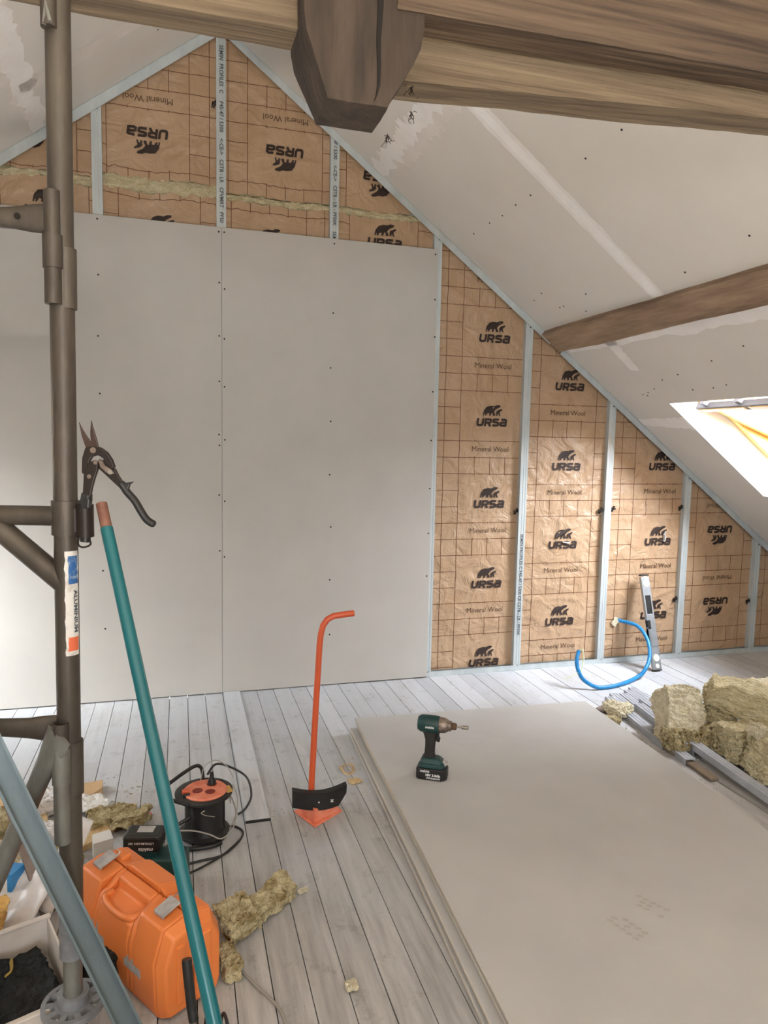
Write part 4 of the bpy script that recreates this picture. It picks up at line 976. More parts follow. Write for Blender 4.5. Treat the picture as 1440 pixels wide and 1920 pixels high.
    st = wrap(.935, 1.16, .28, 1.5, r+.0007, sticker_w, 'sticker', 3)
    st['label'] = 'torn white sticker with blue and orange print'
    wrap(1.09, 1.15, .55, 1.4, r+.0012, sticker_b, 'blue_print', 5, st); wrap(.945, .975, .5, 1.4, r+.0012, sticker_o, 'orange_print', 7, st)
    v2, f2 = text_geo('ALUMINIUM', .017, bold=.0006); t = MB(); t.add([at(1.03-u)+near*(r+.0013)*math.cos(1.15+v*30)-dl*(r+.0013)*math.sin(1.15+v*30) for u, v in v2], f2); t.build('lettering', mat_txt, st, world=True, fix=False)
    return at, dl, near, cb
SA, DL, NEAR, CB = scaffold()

# ------------------------------------------------------------------ aviation snips in the clamp socket
def snips():
    # plane facing the camera through the socket
    ex = Vector((.962, -.272, 0)); ez = Vector((0, 0, 1)); O = Vector((-.3985, -2.299, 1.242)); n_ = NEAR
    px = 1/888.0   # metres per photo pixel at this depth
    ref = (170, 960)
    root = thing('tin_snips', 'black aviation tin snips hanging open, one handle tucked in the clamp socket', 'hand tool', O)
    def P(u, v, d): return O + ex*((u-ref[0])*px) + ez*((ref[1]-v)*px) + n_*d
    def plate(poly, d0, d1, nm, m, bev=.0012, par=root): return MB().prism(poly, lambda u, v: P(u, v, d0), lambda u, v: P(u, v, d1)).build(nm, m, par, world=True, bev=bev)
    # pixel shapes measured on the tool
    plate([(153.5, 793), (160, 806), (170, 822), (177, 832), (181, 843), (172, 850), (166, 842), (159, 820)], .002, .007, 'blade', blade_m)
    plate([(177.5, 789), (181, 803), (187, 824), (190.5, 838), (183, 846), (176.5, 834), (175.5, 812)], .006, .011, 'blade', blade_m)
    # cheek: arched head with a crescent hole made of segments
    arch = [(166, 840), (160, 858), (158.5, 886), (166, 890), (172, 884), (173, 864), (178, 856), (188, 853), (198, 857), (200, 864), (212, 880), (219, 874), (214, 860), (206, 848), (194, 839), (184, 836)]
    plate(arch, .000, .012, 'head', black_m, .002)
    MB().tube([P(181.5, 844, .011), P(181.5, 844, .0145)], .0062, 18).build('pivot_bolt', steel_w, root, world=True)
    plate([(163, 886), (171, 868), (184, 861), (190, 868), (188.5, 880), (183, 895), (178, 912), (174.5, 930), (166, 938), (160.5, 922), (162, 905)], .004, .014, 'inner_handle', black_m, .002)
    MB().tube([P(174, 892, .013), P(174, 892, .016)], .0045, 14).build('rivet', steel_w, root, world=True)
    MB().tube([P(186, 866, .013), P(186, 866, .016)], .0045, 14).build('rivet', steel_w, root, world=True)
    plate([(190, 860), (200, 863), (214, 878), (219, 876), (226, 890), (236, 906), (232, 918), (222, 908), (206, 893), (190, 878), (187, 868)], .002, .010, 'outer_handle_root', black_m, .002)
    l = plate([(190, 862), (197, 862), (203, 872), (216, 880), (219, 886), (212, 888), (204, 884), (194, 874)], .010, .014, 'linkage', steel_w, .001)
    MB().tube([P(213, 883, .0135), P(213, 883, .017)], .005, 14).build('rivet', steel, l, world=True)
    # moulded grips
    g = smooth_path([P(168, 925, .007), P(165, 940, .005), P(162, 960, .0), P(160, 990, -.002), P(158, 1015, -.002)], 5)
    MB().tube(g, [.0095]*3+[.0105]*(len(g)-3), 14).build('grip', black, root, world=True, smooth=True)
    g = smooth_path([P(229, 903, .006), P(240, 920, .006), P(254, 936, .006), P(266, 957, .006), P(277, 972, .006), P(291, 980, .006)], 6)
    MB().tube(g, [.0085]+[.0098]*(len(g)-3)+[.0085, .006], 14, flat=.8).build('grip', black, root, world=True, smooth=True)
    plate([(234, 903), (253, 900), (246, 906), (243, 915), (238, 918)], .001, .012, 'thumb_stop', black, .002)
    plate([(158.5, 921), (170, 928), (174, 934), (172, 952), (158, 952), (154.5, 942)], .0, .016, 'thumb_stop', black, .003)
snips()

# ------------------------------------------------------------------ teal pole
A = Vector((-.372, -2.352, 1.265)); Bp = Vector((-.172, -2.805, .466)); D_ = (Bp-A).normalized()
END = A + D_*((A.z)/-D_.z)
o = thing('teal_pole', 'long teal lacquered pole leaning on the scaffold clamp, bare brown tip', 'pole', END)
MB().tube([A+D_*.055, END-D_*.01], .0122, 24).build('shaft', teal, o, world=True, smooth=True)
MB().pipe(A, A+D_*.06, .0112, .0085, 24).build('bare_tip', brown_end, o, world=True, smooth=True)
MB().tube([END-D_*.012, END], .013, 20).build('foot_cap', black, o, world=True)
mk = A+D_*.30
MB().tube([mk, mk+D_*.06], .01235, 24).build('worn_band', teal, o, world=True, smooth=True)

# ------------------------------------------------------------------ loose metal stud leaning at the left
A = Vector((-.271, -2.398, 0)); Bq = Vector((-.502, -2.354, .565)); D_ = (Bq-A).normalized()
o = thing('metal_stud', 'loose galvanised stud leaning across the scaffold at the lower left', 'metal stud', A)
ez = D_; ex = Vector((.962, -.272, .0)); ex = (ex-ez*ex.dot(ez)).normalized(); ey = ez.cross(ex).normalized()
if ey.y > 0: ey = -ey
L = 1.02; ca, sa = math.cos(R(52)), math.sin(R(52))
prof = [(-.018, 0), (-.009, 0), (-.0075, .0015), (-.004, .0015), (-.0025, 0), (.0025, 0), (.004, .0015), (.0075, .0015), (.009, 0), (.018, 0), (.018, .005), (.0168, .005), (.0168, .0022), (-.0168, .0022), (-.0168, .0458), (.0168, .0458), (.0168, .043), (.018, .043), (.018, .048), (-.018, .048)]
def q(u, v, s_):   # section turned about its length: grooved flange to the left, open side to the right
    u2 = u*ca + v*sa; v2 = -u*sa + v*ca
    return A + ex*(u2-.036) - ey*v2 + ez*s_
MB().prism(prof, lambda u, v: q(u, v, .03), lambda u, v: q(u, v, L)).build('profile', galv_l, o, world=True)

# ------------------------------------------------------------------ orange tool case
def case():
    a = math.atan2(.83, -.556)       # length direction
    root = thing('tool_case', 'orange plastic tool case standing upright behind the leaning stud and teal pole', 'tool case', (-.318, -2.015, 0), a)
    L, W_, H = .45, .19, .235        # local x: length towards the back left, local +y: front face towards the camera
    def seg(x0, x1, prof0, prof1=None, name='x'):
        prof1 = prof1 or prof0; n = len(prof0); b = MB()
        b.add([(x0, y, z) for y, z in prof0]+[(x1, y, z) for y, z in prof1], [tuple(reversed(range(n))), tuple(range(n, 2*n))]+[(i, (i+1) % n, n+(i+1) % n, n+i) for i in range(n)]); return b
    W2 = W_/2
    full = [(.002, 0), (W2-.014, 0), (W2-.004, .03), (W2, H*.62), (W2-.026, H-.012), (.002, H)]
    end = [(.002, .012), (W2-.026, .012), (W2-.016, .04), (W2-.014, H*.60), (W2-.040, H-.030), (.002, H-.018)]
    rec = [(.002, 0), (W2-.014, 0), (W2-.004, .03), (W2, H*.62), (W2-.010, H*.80), (.034, H*.86), (.030, H-.006), (.002, H)]
    b = MB()
    for g_ in (seg(-L/2, -L/2+.03, end, full), seg(-L/2+.03, -.095, full), seg(-.075, .075, rec), seg(.095, L/2-.03, full), seg(L/2-.03, L/2, full, end)):
        b.add(g_.v, g_.f)
    mid = [(.002, 0), (W2-.014, 0), (W2-.004, .03), (W2, H*.62), (W2-.02, H-.040), (.026, H-.008), (.002, H)]
    b.add(seg(-.095, -.075, mid).v, seg(-.095, -.075, mid).f); b.add(seg(.075, .095, mid).v, seg(.075, .095, mid).f)
    b.build('front_shell', orange, root, bev=.006, seg=3, smooth=True)
    bk = lambda p, dz=0: [(-y, z+(dz if z > .1 else 0)) for y, z in p]
    b = MB(); fb = [(.002, 0), (W2-.02, 0), (W2-.008, .03), (W2-.004, H-.07), (W2-.03, H-.014), (.002, H)]; eb = [(.002, .012), (W2-.03, .012), (W2-.02, .04), (W2-.02, H-.085), (W2-.044, H-.034), (.002, H-.02)]
    for g_ in (seg(-L/2, -L/2+.03, bk(eb), bk(fb)), seg(-L/2+.03, -.10, bk(fb)), seg(-.10, -.07, bk(fb), bk(fb, .012)), seg(-.07, .07, bk(fb, .012)), seg(.07, .10, bk(fb, .012), bk(fb)), seg(.10, L/2-.03, bk(fb)), seg(L/2-.03, L/2, bk(fb), bk(eb))): b.add(g_.v, g_.f)
    b.build('back_shell', orange, root, bev=.005, seg=3, smooth=True)
    for x in (.150, -.150):
        MB().box((x, -.022, H-.004), (.055, .034, .024)).build('latch_boss', orange, root, bev=.009, seg=3)
        r_ = Matrix.Rotation(R(-16), 3, 'X')
        lt = MB().box((x, .026, H+.008), (.042, .050, .005), r_).box((x, .050, H-.001), (.036, .005, .012), r_).build('latch', label_g, root, bev=.0015); lt['label'] = 'dull silver metal latch'
        MB().tube([(x-.014, .0, H+.010), (x-.014, -.010, H+.018), (x+.014, -.010, H+.018), (x+.014, .0, H+.010)], .0018, 6).build('latch_wire', steel, lt)
    # folded carrying handle lying in the recess
    MB().tube(smooth_path([(.068, .050, H*.84), (.062, .074, H*.83), (.03, .083, H*.815), (-.03, .083, H*.815), (-.062, .074, H*.83), (-.068, .050, H*.84)]), .009, 12).build('handle', orange, root, smooth=True)
    MB().box((.115, W2-.0045, .098), (.15, .006, .065)).build('label_panel', label_g, root, bev=.002)
    b = MB()
    for cx, cz, rr in ((.155, .112, .014), (.105, .098, .020)): b.tube([(cx+rr*math.cos(t*.45), W2+.0002, cz+rr*math.sin(t*.45)) for t in range(13)], .0026, 6)
    b.build('swirl_print', sticker_o, root)
    MB().box((-.095, W2-.0045, .095), (.08, .006, .034)).build('small_label', label_g, root, bev=.002)
    MB().box((-L/2+.003, .040, .11), (.016, .026, .15)).build('end_rib', orange, root, bev=.005)
    MB().box((-L/2+.003, -.035, .11), (.016, .026, .15)).build('end_rib', orange, root, bev=.005)
case()
tag(chunk('x', (-.425, -2.02, -1), (.12, .17, .07), (0, 0, R(40)), 33, darkfab, .014, name='black_lump', group=None), 'low black lump on the floor between scaffold leg and orange case', 'cloth')  # dark lump filling the black area between leg and case
# black-gripped hand tool standing against the case end
o = thing('hand_tool', 'hand tool with black grip and grey shank standing against the orange case end', 'hand tool', (-.205, -2.36, 0))
MB().tube(smooth_path([(-.212, -2.315, .215), (-.210, -2.322, .19), (-.203, -2.335, .12), (-.198, -2.345, .085)]), .0115, 14).build('grip', black, o, world=True, smooth=True)
MB().tube([(-.198, -2.345, .085), (-.194, -2.353, .01)], .0075, 12).build('shank', steel_w, o, world=True, smooth=True)
MB().box((-.190, -2.357, .008), (.035, .014, .014)).build('jaw', steel_w, o, world=True, bev=.002)
o = thing('cable_bundle', 'dark short cable bundle on the floor beside the orange case corner', 'cable', (-.15, -2.33, 0))
for k in range(4):
    MB().tube(smooth_path([(-.17+.012*k, -2.27, .004), (-.168+.013*k, -2.30, .05), (-.165+.014*k, -2.34, .055), (-.16+.014*k, -2.37, .004)]), .004, 8).build('strand', cable_b, o, world=True)

# ------------------------------------------------------------------ upside-down cordless tool with battery, behind the case
def drill():
    root = thing('cordless_tool', 'teal cordless tool lying battery-up between the orange case and the cable reel', 'power tool', (-.30, -1.66, 0), R(-14))
    MB().box((.035, -.01, .055), (.13, .085, .10)).build('body', teal_tool, root, bev=.012, seg=3)
    MB().box((-.02, 0, .105), (.07, .06, .03)).build('foot', teal_tool, root, bev=.004)
    bt = MB().box((-.035, 0, .145), (.115, .075, .055)).build('battery', black, root, bev=.010, seg=3)
    l = MB().box((-.03, .004, .1735), (.05, .035, .001)).build('battery_label', label_g, bt, bev=0)
    t = MB(); v2, f2 = text_geo('makita', .017, bold=.0003, shear=.2); t.add([(-.02-u, -.0382, .130-v) for u, v in v2], f2)
    v2, f2 = text_geo('LITHIUM-ION 18V', .010, bold=.0002); t.add([(-.035-u, -.0382, .150-v) for u, v in v2], f2); t.build('lettering', label_w, bt, fix=False)
drill()
tag(chunk('x', (-.395, -1.60, -1), (.03, .05, .05), (0, 0, 0), 31, green_pl, .004, name='plastic_scrap', group=None), 'pale green plastic scrap next to the black battery', 'scrap')

# ------------------------------------------------------------------ cable reel
def reel():
    cx, cy = -.145, -1.42
    root = thing('cable_reel', 'black cable reel with orange socket disc standing on the floor', 'cable reel', (cx, cy, 0))
    ZT = .165
    b = MB(); b.lathe([(.072, .020), (.070, .03), (.066, .04), (.066, ZT-.02), (.078, ZT-.012)], seg=40); b.build('drum', black, root, smooth=True)
    MB().lathe([(.06, .012), (.085, .012), (.088, .016), (.088, .02), (.07, .024)], seg=40).build('lower_flange', black_d, root, smooth=True)
    MB().lathe([(.07, ZT-.014), (.098, ZT-.012), (.100, ZT-.008), (.100, ZT-.002), (.096, ZT), (.07, ZT)], seg=48).build('upper_flange', black_d, root, smooth=True)
    d = MB().lathe([(.03, ZT), (.074, ZT), (.076, ZT+.004), (.072, ZT+.008), (.001, ZT+.009)], c=(.004, -.008, 0), seg=44).build('socket_disc', red_pl, root, smooth=True)
    for k, (u, v) in enumerate(((-.022, -.015), (.020, -.032), (.028, .022))):
        MB().lathe([(.0165, .0), (.018, .0012), (.0135, .0015), (.0125, .0006), (.0001, .0004)], c=(u, v, ZT+.0086), seg=22).build('socket', sock_d, d, smooth=True)
    p = MB().lathe([(.0145, .002), (.0145, .012), (.008, .024), (.0065, .045), (.004, .046)], c=(.028, .022, ZT+.008), seg=18).build('plug', black, root, smooth=True)
    MB().box((-.064, -.022, ZT+.014), (.022, .016, .014)).build('reset_switch', orange_steel, root, bev=.003); MB().box((-.060, -.036, ZT+.006), (.024, .014, .012)).build('switch_base', black, root, bev=.002)
    MB().box((.083, -.012, ZT+.001), (.022, .05, .002), Matrix.Rotation(R(12), 3, 'Z')).build('yellow_label', ochre_bag, root)
    # tubular stand and handle
    fr = smooth_path([(.055, -.085, .012), (.02, -.098, .010), (-.06, -.092, .010), (-.12, -.02, .010), (-.10, .05, .010)], 6); MB().tube(fr, .0075, 10).build('foot_tube', black, root, smooth=True)
    hd = smooth_path([(.00, .085, ZT-.01), (-.005, .094, ZT+.035), (-.025, .088, ZT+.052), (-.07, .055, ZT+.045), (-.125, .010, ZT+.028), (-.145, -.012, ZT+.02), (-.142, -.028, ZT+.012), (-.10, -.060, ZT+.004), (-.05, -.088, ZT-.004)], 7); MB().tube(hd, .0065, 10).build('carry_handle', black, root, smooth=True)
    MB().tube([(-.115, -.055, .01), (-.16, -.10, .008)], .007, 10).build('stand_leg', black, root, smooth=True)
    MB().tube([(-.04, -.045, .10), (-.16, -.08, .055), (-.185, -.085, .03)], .0065, 10).build('stand_arm', black, root, smooth=True)
    MB().tube(smooth_path([(-.045, -.07, .14), (-.04, -.08, .11), (-.04, -.078, .07), (-.035, -.07, .04)]), .006, 8).build('strut', black, root, smooth=True)
    MB().tube(smooth_path([(.0, -.0685, .125), (-.012, -.0695, .118), (.004, -.070, .108), (.034, -.062, .095)]), .0016, 6).build('wire_clip', steel, root)
    MB().box((.066, .0, .08), (.012, .03, .13)).build('side_post', black, root, bev=.003)
reel()
def cable(name, label, pts, r, m, k=8): return tag(MB().tube(smooth_path(pts, k), r, 8).build(name, m, smooth=True), label, 'cable')
cable('power_cable', 'black cable looping over the planks right of the cable reel', [(-.24, -1.60, .004), (-.16, -1.585, .004), (-.09, -1.57, .004), (-.03, -1.50, .004), (-.012, -1.44, .004), (-.04, -1.40, .005), (-.075, -1.41, .009), (-.07, -1.45, .006), (-.10, -1.50, .005)], .004, cable_b)
cable('power_cable', 'black cable looping behind the top of the cable reel', [(-.13, -1.33, .178), (-.10, -1.30, .20), (-.05, -1.24, .16), (.02, -1.22, .10), (.035, -1.27, .05), (.01, -1.31, .02), (-.02, -1.32, .005)], .0042, cable_b)
cable('power_cable', 'second black cable strand below the reel, running under the teal pole', [(-.22, -1.655, .004), (-.17, -1.63, .004), (-.10, -1.58, .0045), (-.06, -1.55, .0125), (-.03, -1.51, .0125)], .0036, cable_b)
cable('signal_cable', 'thin grey cable drooping around the front of the reel drum', [(-.23, -1.525, .085), (-.18, -1.53, .08), (-.13, -1.53, .06), (-.09, -1.53, .04), (-.05, -1.49, .05), (-.035, -1.44, .08), (-.05, -1.40, .12), (-.06, -1.515, .155)], .0026, wire_g)
cable('signal_cable', 'thin grey loop of cable hanging by the right of the reel', [(-.045, -1.42, .175), (-.03, -1.43, .13), (-.035, -1.45, .08), (-.05, -1.46, .05), (-.06, -1.50, .06)], .002, wire_g)
cable('signal_cable', 'thin grey wire arching over the top of the reel', [(-.155, -1.37, .178), (-.14, -1.35, .22), (-.10, -1.34, .235), (-.06, -1.35, .21), (-.04, -1.37, .175)], .0018, wire_g)
cable('floor_cable', 'grey cable running from under the orange case to the bottom edge', [(-.10, -2.06, .0045), (-.075, -2.11, .0045), (-.04, -2.18, .0045), (-.005, -2.24, .0045), (.014, -2.30, .0045), (.02, -2.42, .0045), (-.03, -2.7, .0045)], .0038, wire_g)

# wool offcuts on the floor by the case
chunk('ragged wool strip on the planks right of the orange case', (.025, -1.885, -1), (.20, .07, .045), (0, R(-4), R(38)), 41, wool_grey, .016, group='loose wool scraps on the planks')
chunk('thicker wool lump touching the orange case corner', (-.075, -1.975, -1), (.11, .09, .06), (0, 0, R(35)), 42, wool_grey, .018, group='loose wool scraps on the planks')
chunk('small wool tuft below the lump beside the orange case', (-.10, -2.10, -1), (.05, .09, .035), (0, 0, R(10)), 43, wool_grey, .014, group='loose wool scraps on the planks')
chunk('single pale crumb on a plank joint near the bottom edge', (.195, -2.245, -1), (.032, .04, .012), (0, 0, R(5)), 44, wool_pale, .006, group='loose wool scraps on the planks')
chunk('small pale flake on the planks above the wool strip', (.14, -1.825, -1), (.035, .022, .006), (0, 0, R(15)), 45, wool_pale, .004, group='loose wool scraps on the planks')
o = thing('string_loop', 'loop of pale strapping on the floor at the stack edge', 'strap', (.462, -1.06, 0))
for k, rr in enumerate((.034, .026)):
    MB().tube([(.462+rr*math.cos(t*.42)*.9, -1.055+rr*math.sin(t*.42)*1.4, .006+.006*math.sin(t+k)) for t in range(16)], .0035, 6, flat=.5).build('strand', woodscrap, o, world=True)
chunk('yellowish chip below the strapping loop at the stack edge', (.468, -1.17, -1), (.055, .045, .008), (0, 0, R(15)), 46, woodscrap, .004, name='wood_chip', group=None)

# ------------------------------------------------------------------ rubble at the left behind the scaffold
def plank_piece(name, label, pts, th, m, cat, z=.0, tilt=None, group=None):
    o = MB().prism([(x, y) for x, y in pts], lambda x, y: (x, y, z+.0005), lambda x, y: (x, y, z+th)).build(name, m, bev=.001); return tag(o, label, cat, group)
plank_piece('wood_scrap', 'long pale board scrap pointing right from the scaffold pole', [(-.60, -1.40), (-.62, -1.33), (-.43, -1.155), (-.385, -1.165), (-.40, -1.205)], .016, woodscrap, 'wood scrap')
plank_piece('wood_scrap', 'second pale board piece nearer the orange case', [(-.62, -1.49), (-.62, -1.40), (-.50, -1.295), (-.435, -1.30), (-.50, -1.40)], .022, woodscrap, 'wood scrap', .001)
plank_piece('cardboard_piece', 'folded cardboard piece on the planks right of the pole, farthest back', [(-.62, -1.05), (-.61, -.98), (-.525, -.965), (-.52, -1.03), (-.56, -1.09)], .03, cardb, 'cardboard')
plank_piece('wood_scrap', 'brown wood block end beside the pale board piece', [(-.45, -1.33), (-.46, -1.28), (-.40, -1.26), (-.39, -1.30)], .04, darkscrap, 'wood scrap')
plank_piece('paper_scrap', 'white crumpled strip standing behind the orange case corner', [(-.50, -1.52), (-.51, -1.46), (-.455, -1.44), (-.44, -1.50)], .075, paper, 'paper')
plank_piece('wood_scrap', 'wood offcut left of the pole behind the diagonal tube', [(-.80, -1.30), (-.82, -1.22), (-.70, -1.16), (-.68, -1.25)], .025, woodscrap, 'wood scrap')
plank_piece('cardboard_piece', 'cardboard flap at the left photo edge', [(-.95, -1.15), (-.95, -1.05), (-.83, -1.04), (-.82, -1.13)], .05, cardb, 'cardboard')
plank_piece('wood_scrap', 'tan splinter board lying left of the batten', [(-.86, -1.48), (-.87, -1.42), (-.74, -1.34), (-.72, -1.38)], .012, woodscrap, 'wood scrap', .002)
plank_piece('blue_box', 'blue box at the far left photo edge', [(-.97, -.97), (-.97, -.89), (-.885, -.90), (-.885, -.98)], .06, blue_pack, 'box')
random.seed(12)
for i, (x, y, dx, dy, dz, m, lb, cat, nm) in enumerate([
    (-.47, -1.25, .16, .12, .03, wool_grey, 'dusty wool heap between the two pale board scraps', 'insulation', 'wool_offcut'),
    (-.40, -1.33, .14, .08, .045, wool_grey, 'wool shreds behind the battery', 'insulation', 'wool_offcut'),
    (-.54, -1.16, .10, .12, .03, paper, 'tangle of white shavings right of the pole', 'shavings', 'shavings'),
    (-.70, -1.10, .16, .14, .05, plastic_sheet, 'crumpled milky plastic behind the diagonal tube', 'plastic', 'plastic_film'),
    (-.66, -1.30, .16, .10, .03, plastic_sheet, 'flat milky plastic film left of the pole', 'plastic', 'plastic_film'),
    (-.88, -1.26, .14, .14, .04, wool_grey, 'wool clump under the leaning stud at the left edge', 'insulation', 'wool_offcut'),
    (-.84, -1.38, .12, .10, .03, wool_pale, 'pale wool bits near the left photo edge', 'insulation', 'wool_offcut'),
    (-.60, -1.50, .12, .09, .03, wool_grey, 'wool crumbs by the foot of the pole', 'insulation', 'wool_offcut'),
    (-.76, -1.50, .13, .10, .03, wool_pale, 'wool crumbs between the batten and blue box', 'insulation', 'wool_offcut'),
    (-.355, -1.245, .05, .03, .014, pink_m, 'little pink plastic scrap on the wool heap', 'scrap', 'plastic_scrap')]):
    tag(chunk(lb, (x, y, -1), (dx, dy, dz), (R(random.uniform(-8, 8)), R(random.uniform(-8, 8)), random.uniform(-1, 1)), 60+i, m, .016 if dz > .02 else .006, name=nm, group=None), lb, cat)
# grey-brown batten leaning in the rubble
p0 = Vector((-.595, -1.77, .02)); p1 = Vector((-.84, -1.35, .42))
D_ = (p1-p0).normalized(); ex = D_.cross(Vector((0, 0, 1))).normalized(); eu = ex.cross(D_)
MB_ = MB(); MB_.hexa([p0+ex*a+eu*c_ for a, c_ in ((-.02, -.006), (.02, -.006), (.02, .006), (-.02, .006))]+[p1+ex*a+eu*c_ for a, c_ in ((-.02, -.006), (.02, -.006), (.02, .006), (-.02, .006))])
tag(MB_.build('wooden_batten', batten_m, bev=.001), 'grey-brown batten leaning up behind the loose stud', 'batten')
def sheet(name, label, c, d, rot, m, seed, cat, amp=.012):
    b = MB(); n = 16; vs = []; E = Matrix.Rotation(rot[2], 3, 'Z') @ Matrix.Rotation(rot[1], 3, 'Y') @ Matrix.Rotation(rot[0], 3, 'X')
    for j in range(n+1):
        for i in range(n+1):
            u = (i/n-.5)*d[0]; v = (j/n-.5)*d[1]; vs.append(E @ Vector((u, v, noise.noise((u*30, v*30, seed))*amp)) + Vector(c))
    b.add(vs, [(j*(n+1)+i, j*(n+1)+i+1, (j+1)*(n+1)+i+1, (j+1)*(n+1)+i) for j in range(n) for i in range(n)])
    o = b.build(name, m, smooth=True); s_ = o.modifiers.new('thickness', 'SOLIDIFY'); s_.thickness = .0015; return tag(o, label, cat)
sheet('plastic_film', 'milky plastic film draped over the rubble behind the crate', (-.665, -1.74, .075), (.15, .22, 0), (R(30), R(0), R(-30)), plastic_sheet, 3, 'plastic')
sheet('plastic_film', 'milky plastic film hanging behind the leaning stud', (-.56, -1.72, .14), (.07, .26, 0), (R(55), R(10), R(-30)), plastic_sheet, 6, 'plastic')
o = thing('packaging_box', 'small blue and white product box in the rubble behind the crate', 'box', (-.72, -1.68, .06), R(-25))
MB().box((0, 0, .03), (.075, .06, .07)).build('carton', blue_pack, o, bev=.002)
pb = MB().box((.0, -.0306, .032), (.046, .001, .05)).build('white_panel', label_w, o)
v2, f2 = text_geo('200', .022, bold=.0004); t = MB(); t.add([(v-.002, -.0318, .032+u) for u, v in v2], f2); t.build('lettering', blue_pack, pb, fix=False)
v2, f2 = text_geo('50 pcs', .010, bold=.0003); t = MB(); t.add([(v-.031, -.0308, .032+u) for u, v in v2], f2); t.build('side_lettering', label_w, o, fix=False)
chunk('crumpled ochre paper bag beside the blue and white box', (-.735, -1.83, .085), (.085, .075, .075), (R(10), R(20), R(20)), 80, ochre_bag, .012, name='paper_bag', group=None)['category'] = 'bag'
chunk('blue-grey packet above the blue and white box', (-.665, -1.56, .05), (.06, .04, .05), (R(10), R(0), R(20)), 81, batten_m, .004, name='packet', group=None)['category'] = 'packet'
# white crate with dark contents at the lower left
def crate():
    c = Vector((-.675, -2.150, 0)); a = math.atan2(.050, .128)
    root = thing('storage_crate', 'open dusty white crate at the lower left corner, filled with dark cloth', 'crate', c, a)
    W_, D2, H = .36, .335, .115; t = .006
    b = MB(); b.box((0, 0, .004), (W_, D2, .006)); b.box((0, D2/2, H/2), (W_, t, H)); b.box((0, -D2/2, H/2), (W_, t, H)); b.box((-W_/2, 0, H/2), (t, D2, H)); b.box((W_/2, 0, H/2), (t, D2, H)); b.build('crate_body', crate_m, root, bev=.002)
    for y in (D2/2, -D2/2): MB().box((0, y, H+.003), (W_+.012, .014, .008)).build('rim', crate_m, root, bev=.002)
    return c, a
cc, ca_ = crate()
def in_crate(u, v, z): return (cc.x+u*math.cos(ca_)-v*math.sin(ca_), cc.y+u*math.sin(ca_)+v*math.cos(ca_), z)
chunk('black cloth heap inside the white crate', in_crate(0, 0, .045), (.33, .29, .05), (0, 0, ca_), 90, darkfab, .018, name='cloth', group=None)['category'] = 'cloth'
for i, (u, v, r_) in enumerate(((.01, -.02, .3), (.0, -.10, .9), (.06, .06, 1.8))):
    o = MB().tube(smooth_path([in_crate(u, v, .072), in_crate(u+.012, v+.02*math.cos(r_), .084), in_crate(u+.02, v+.05, .074)]), [.003]+[.007]*15+[.003], 8, flat=.4).build('glove_trim', yellow_d)
    tag(o, ['yellow trim showing on the black cloth in the middle of the crate', 'yellow trim on the black cloth nearest the crate front', 'yellow trim on the black cloth at the crate back'][i], 'trim')
plank_piece('paper_card', 'white card sticking up between crate and scaffold leg', [(-.515, -1.94), (-.50, -1.99), (-.49, -1.985), (-.505, -1.935)], .14, paper, 'card')
plank_piece('ochre_sheet', 'ochre cardboard lying under the scaffold foot', [(-.50, -2.40), (-.34, -2.44), (-.30, -2.28), (-.42, -2.24)], .008, cardb, 'cardboard')

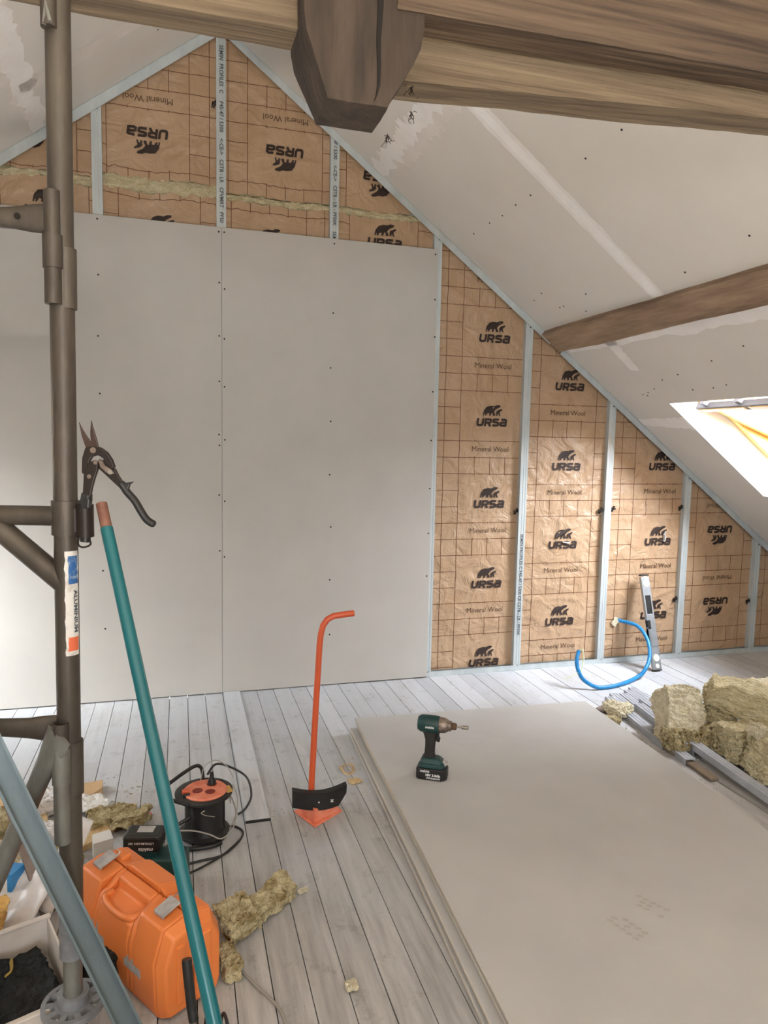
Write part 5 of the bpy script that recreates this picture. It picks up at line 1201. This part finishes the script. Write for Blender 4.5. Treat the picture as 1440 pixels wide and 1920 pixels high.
# added floodlight behind the camera, unseen, turned up to brighten the ceiling
lx, ly = .0, -5.5
o = thing('fill_lamp', 'added yellow fill light standing on the floor behind the camera, outside the photo', 'lamp', (lx, ly, 0))
lamp_dir = Vector((0, .12, 1)).normalized(); F = lamp_dir.to_track_quat('Z', 'Y').to_matrix()
MB().box((lx, ly, .012), (.34, .05, .02)).box((lx-.15, ly, .012), (.03, .34, .02)).box((lx+.15, ly, .012), (.03, .34, .02)).build('stand', black, o, world=True, bev=.003)
MB().box((lx-.19, ly, .17), (.012, .03, .30)).box((lx+.19, ly, .17), (.012, .03, .30)).box((lx, ly, .028), (.39, .03, .012)).build('bracket', black, o, world=True, bev=.002)
c_ = Vector((lx, ly, .30)); hb = MB()
hb.box(c_-lamp_dir*.03, (.34, .26, .03), F); hb.box(c_+F @ Vector((-.165, 0, .01)), (.012, .26, .06), F); hb.box(c_+F @ Vector((.165, 0, .01)), (.012, .26, .06), F); hb.box(c_+F @ Vector((0, .125, .01)), (.34, .012, .06), F); hb.box(c_+F @ Vector((0, -.125, .01)), (.34, .012, .06), F)
hb.build('housing', ochre_bag, o, world=True, bev=.003)
area('fill_lamp_light', c_+lamp_dir*.02, lamp_dir, .30, .22, LAMP_POWER, (1.0, .88, .73), 150)

# crumbs and dust that nobody could count
def crumbs():
    random.seed(77); b = MB()
    def bit(x, y, s_):
        v = [Vector((x, y, .0))+Vector((random.uniform(-1, 1)*s_, random.uniform(-1, 1)*s_, z*s_)) for z in (0, 0, 0, .8)]; b.add(v, [(0, 1, 2), (0, 1, 3), (1, 2, 3), (2, 0, 3)])
    for k in range(520): bit(random.gauss(-.52, .16), random.gauss(-1.3, .2), random.uniform(.002, .010))
    for k in range(260): bit(random.uniform(-.6, .56), random.uniform(-2.3, -.1), random.uniform(.001, .004))
    for k in range(160): bit(random.gauss(.12, .02), random.uniform(-1.4, -.1), random.uniform(.002, .006))
    for k in range(200): bit(min(.545, random.gauss(.50, .04)), random.uniform(-1.7, -.8), random.uniform(.002, .007))
    for k in range(260): bit(max(1.9, random.gauss(2.0, .08)), random.gauss(-1.1, .25), random.uniform(.002, .009))
    for k in range(90): bit(random.uniform(1.2, 2.9), random.uniform(-.5, -.04), random.uniform(.001, .004))
    for k in range(150): bit(random.gauss(0, .1), random.gauss(-1.9, .15), random.uniform(.001, .004))
    tag(b.build('debris_crumbs', dust_m, fix=False), 'pale plaster and wool crumbs scattered over the floorboards', 'debris', kind='stuff')
crumbs()
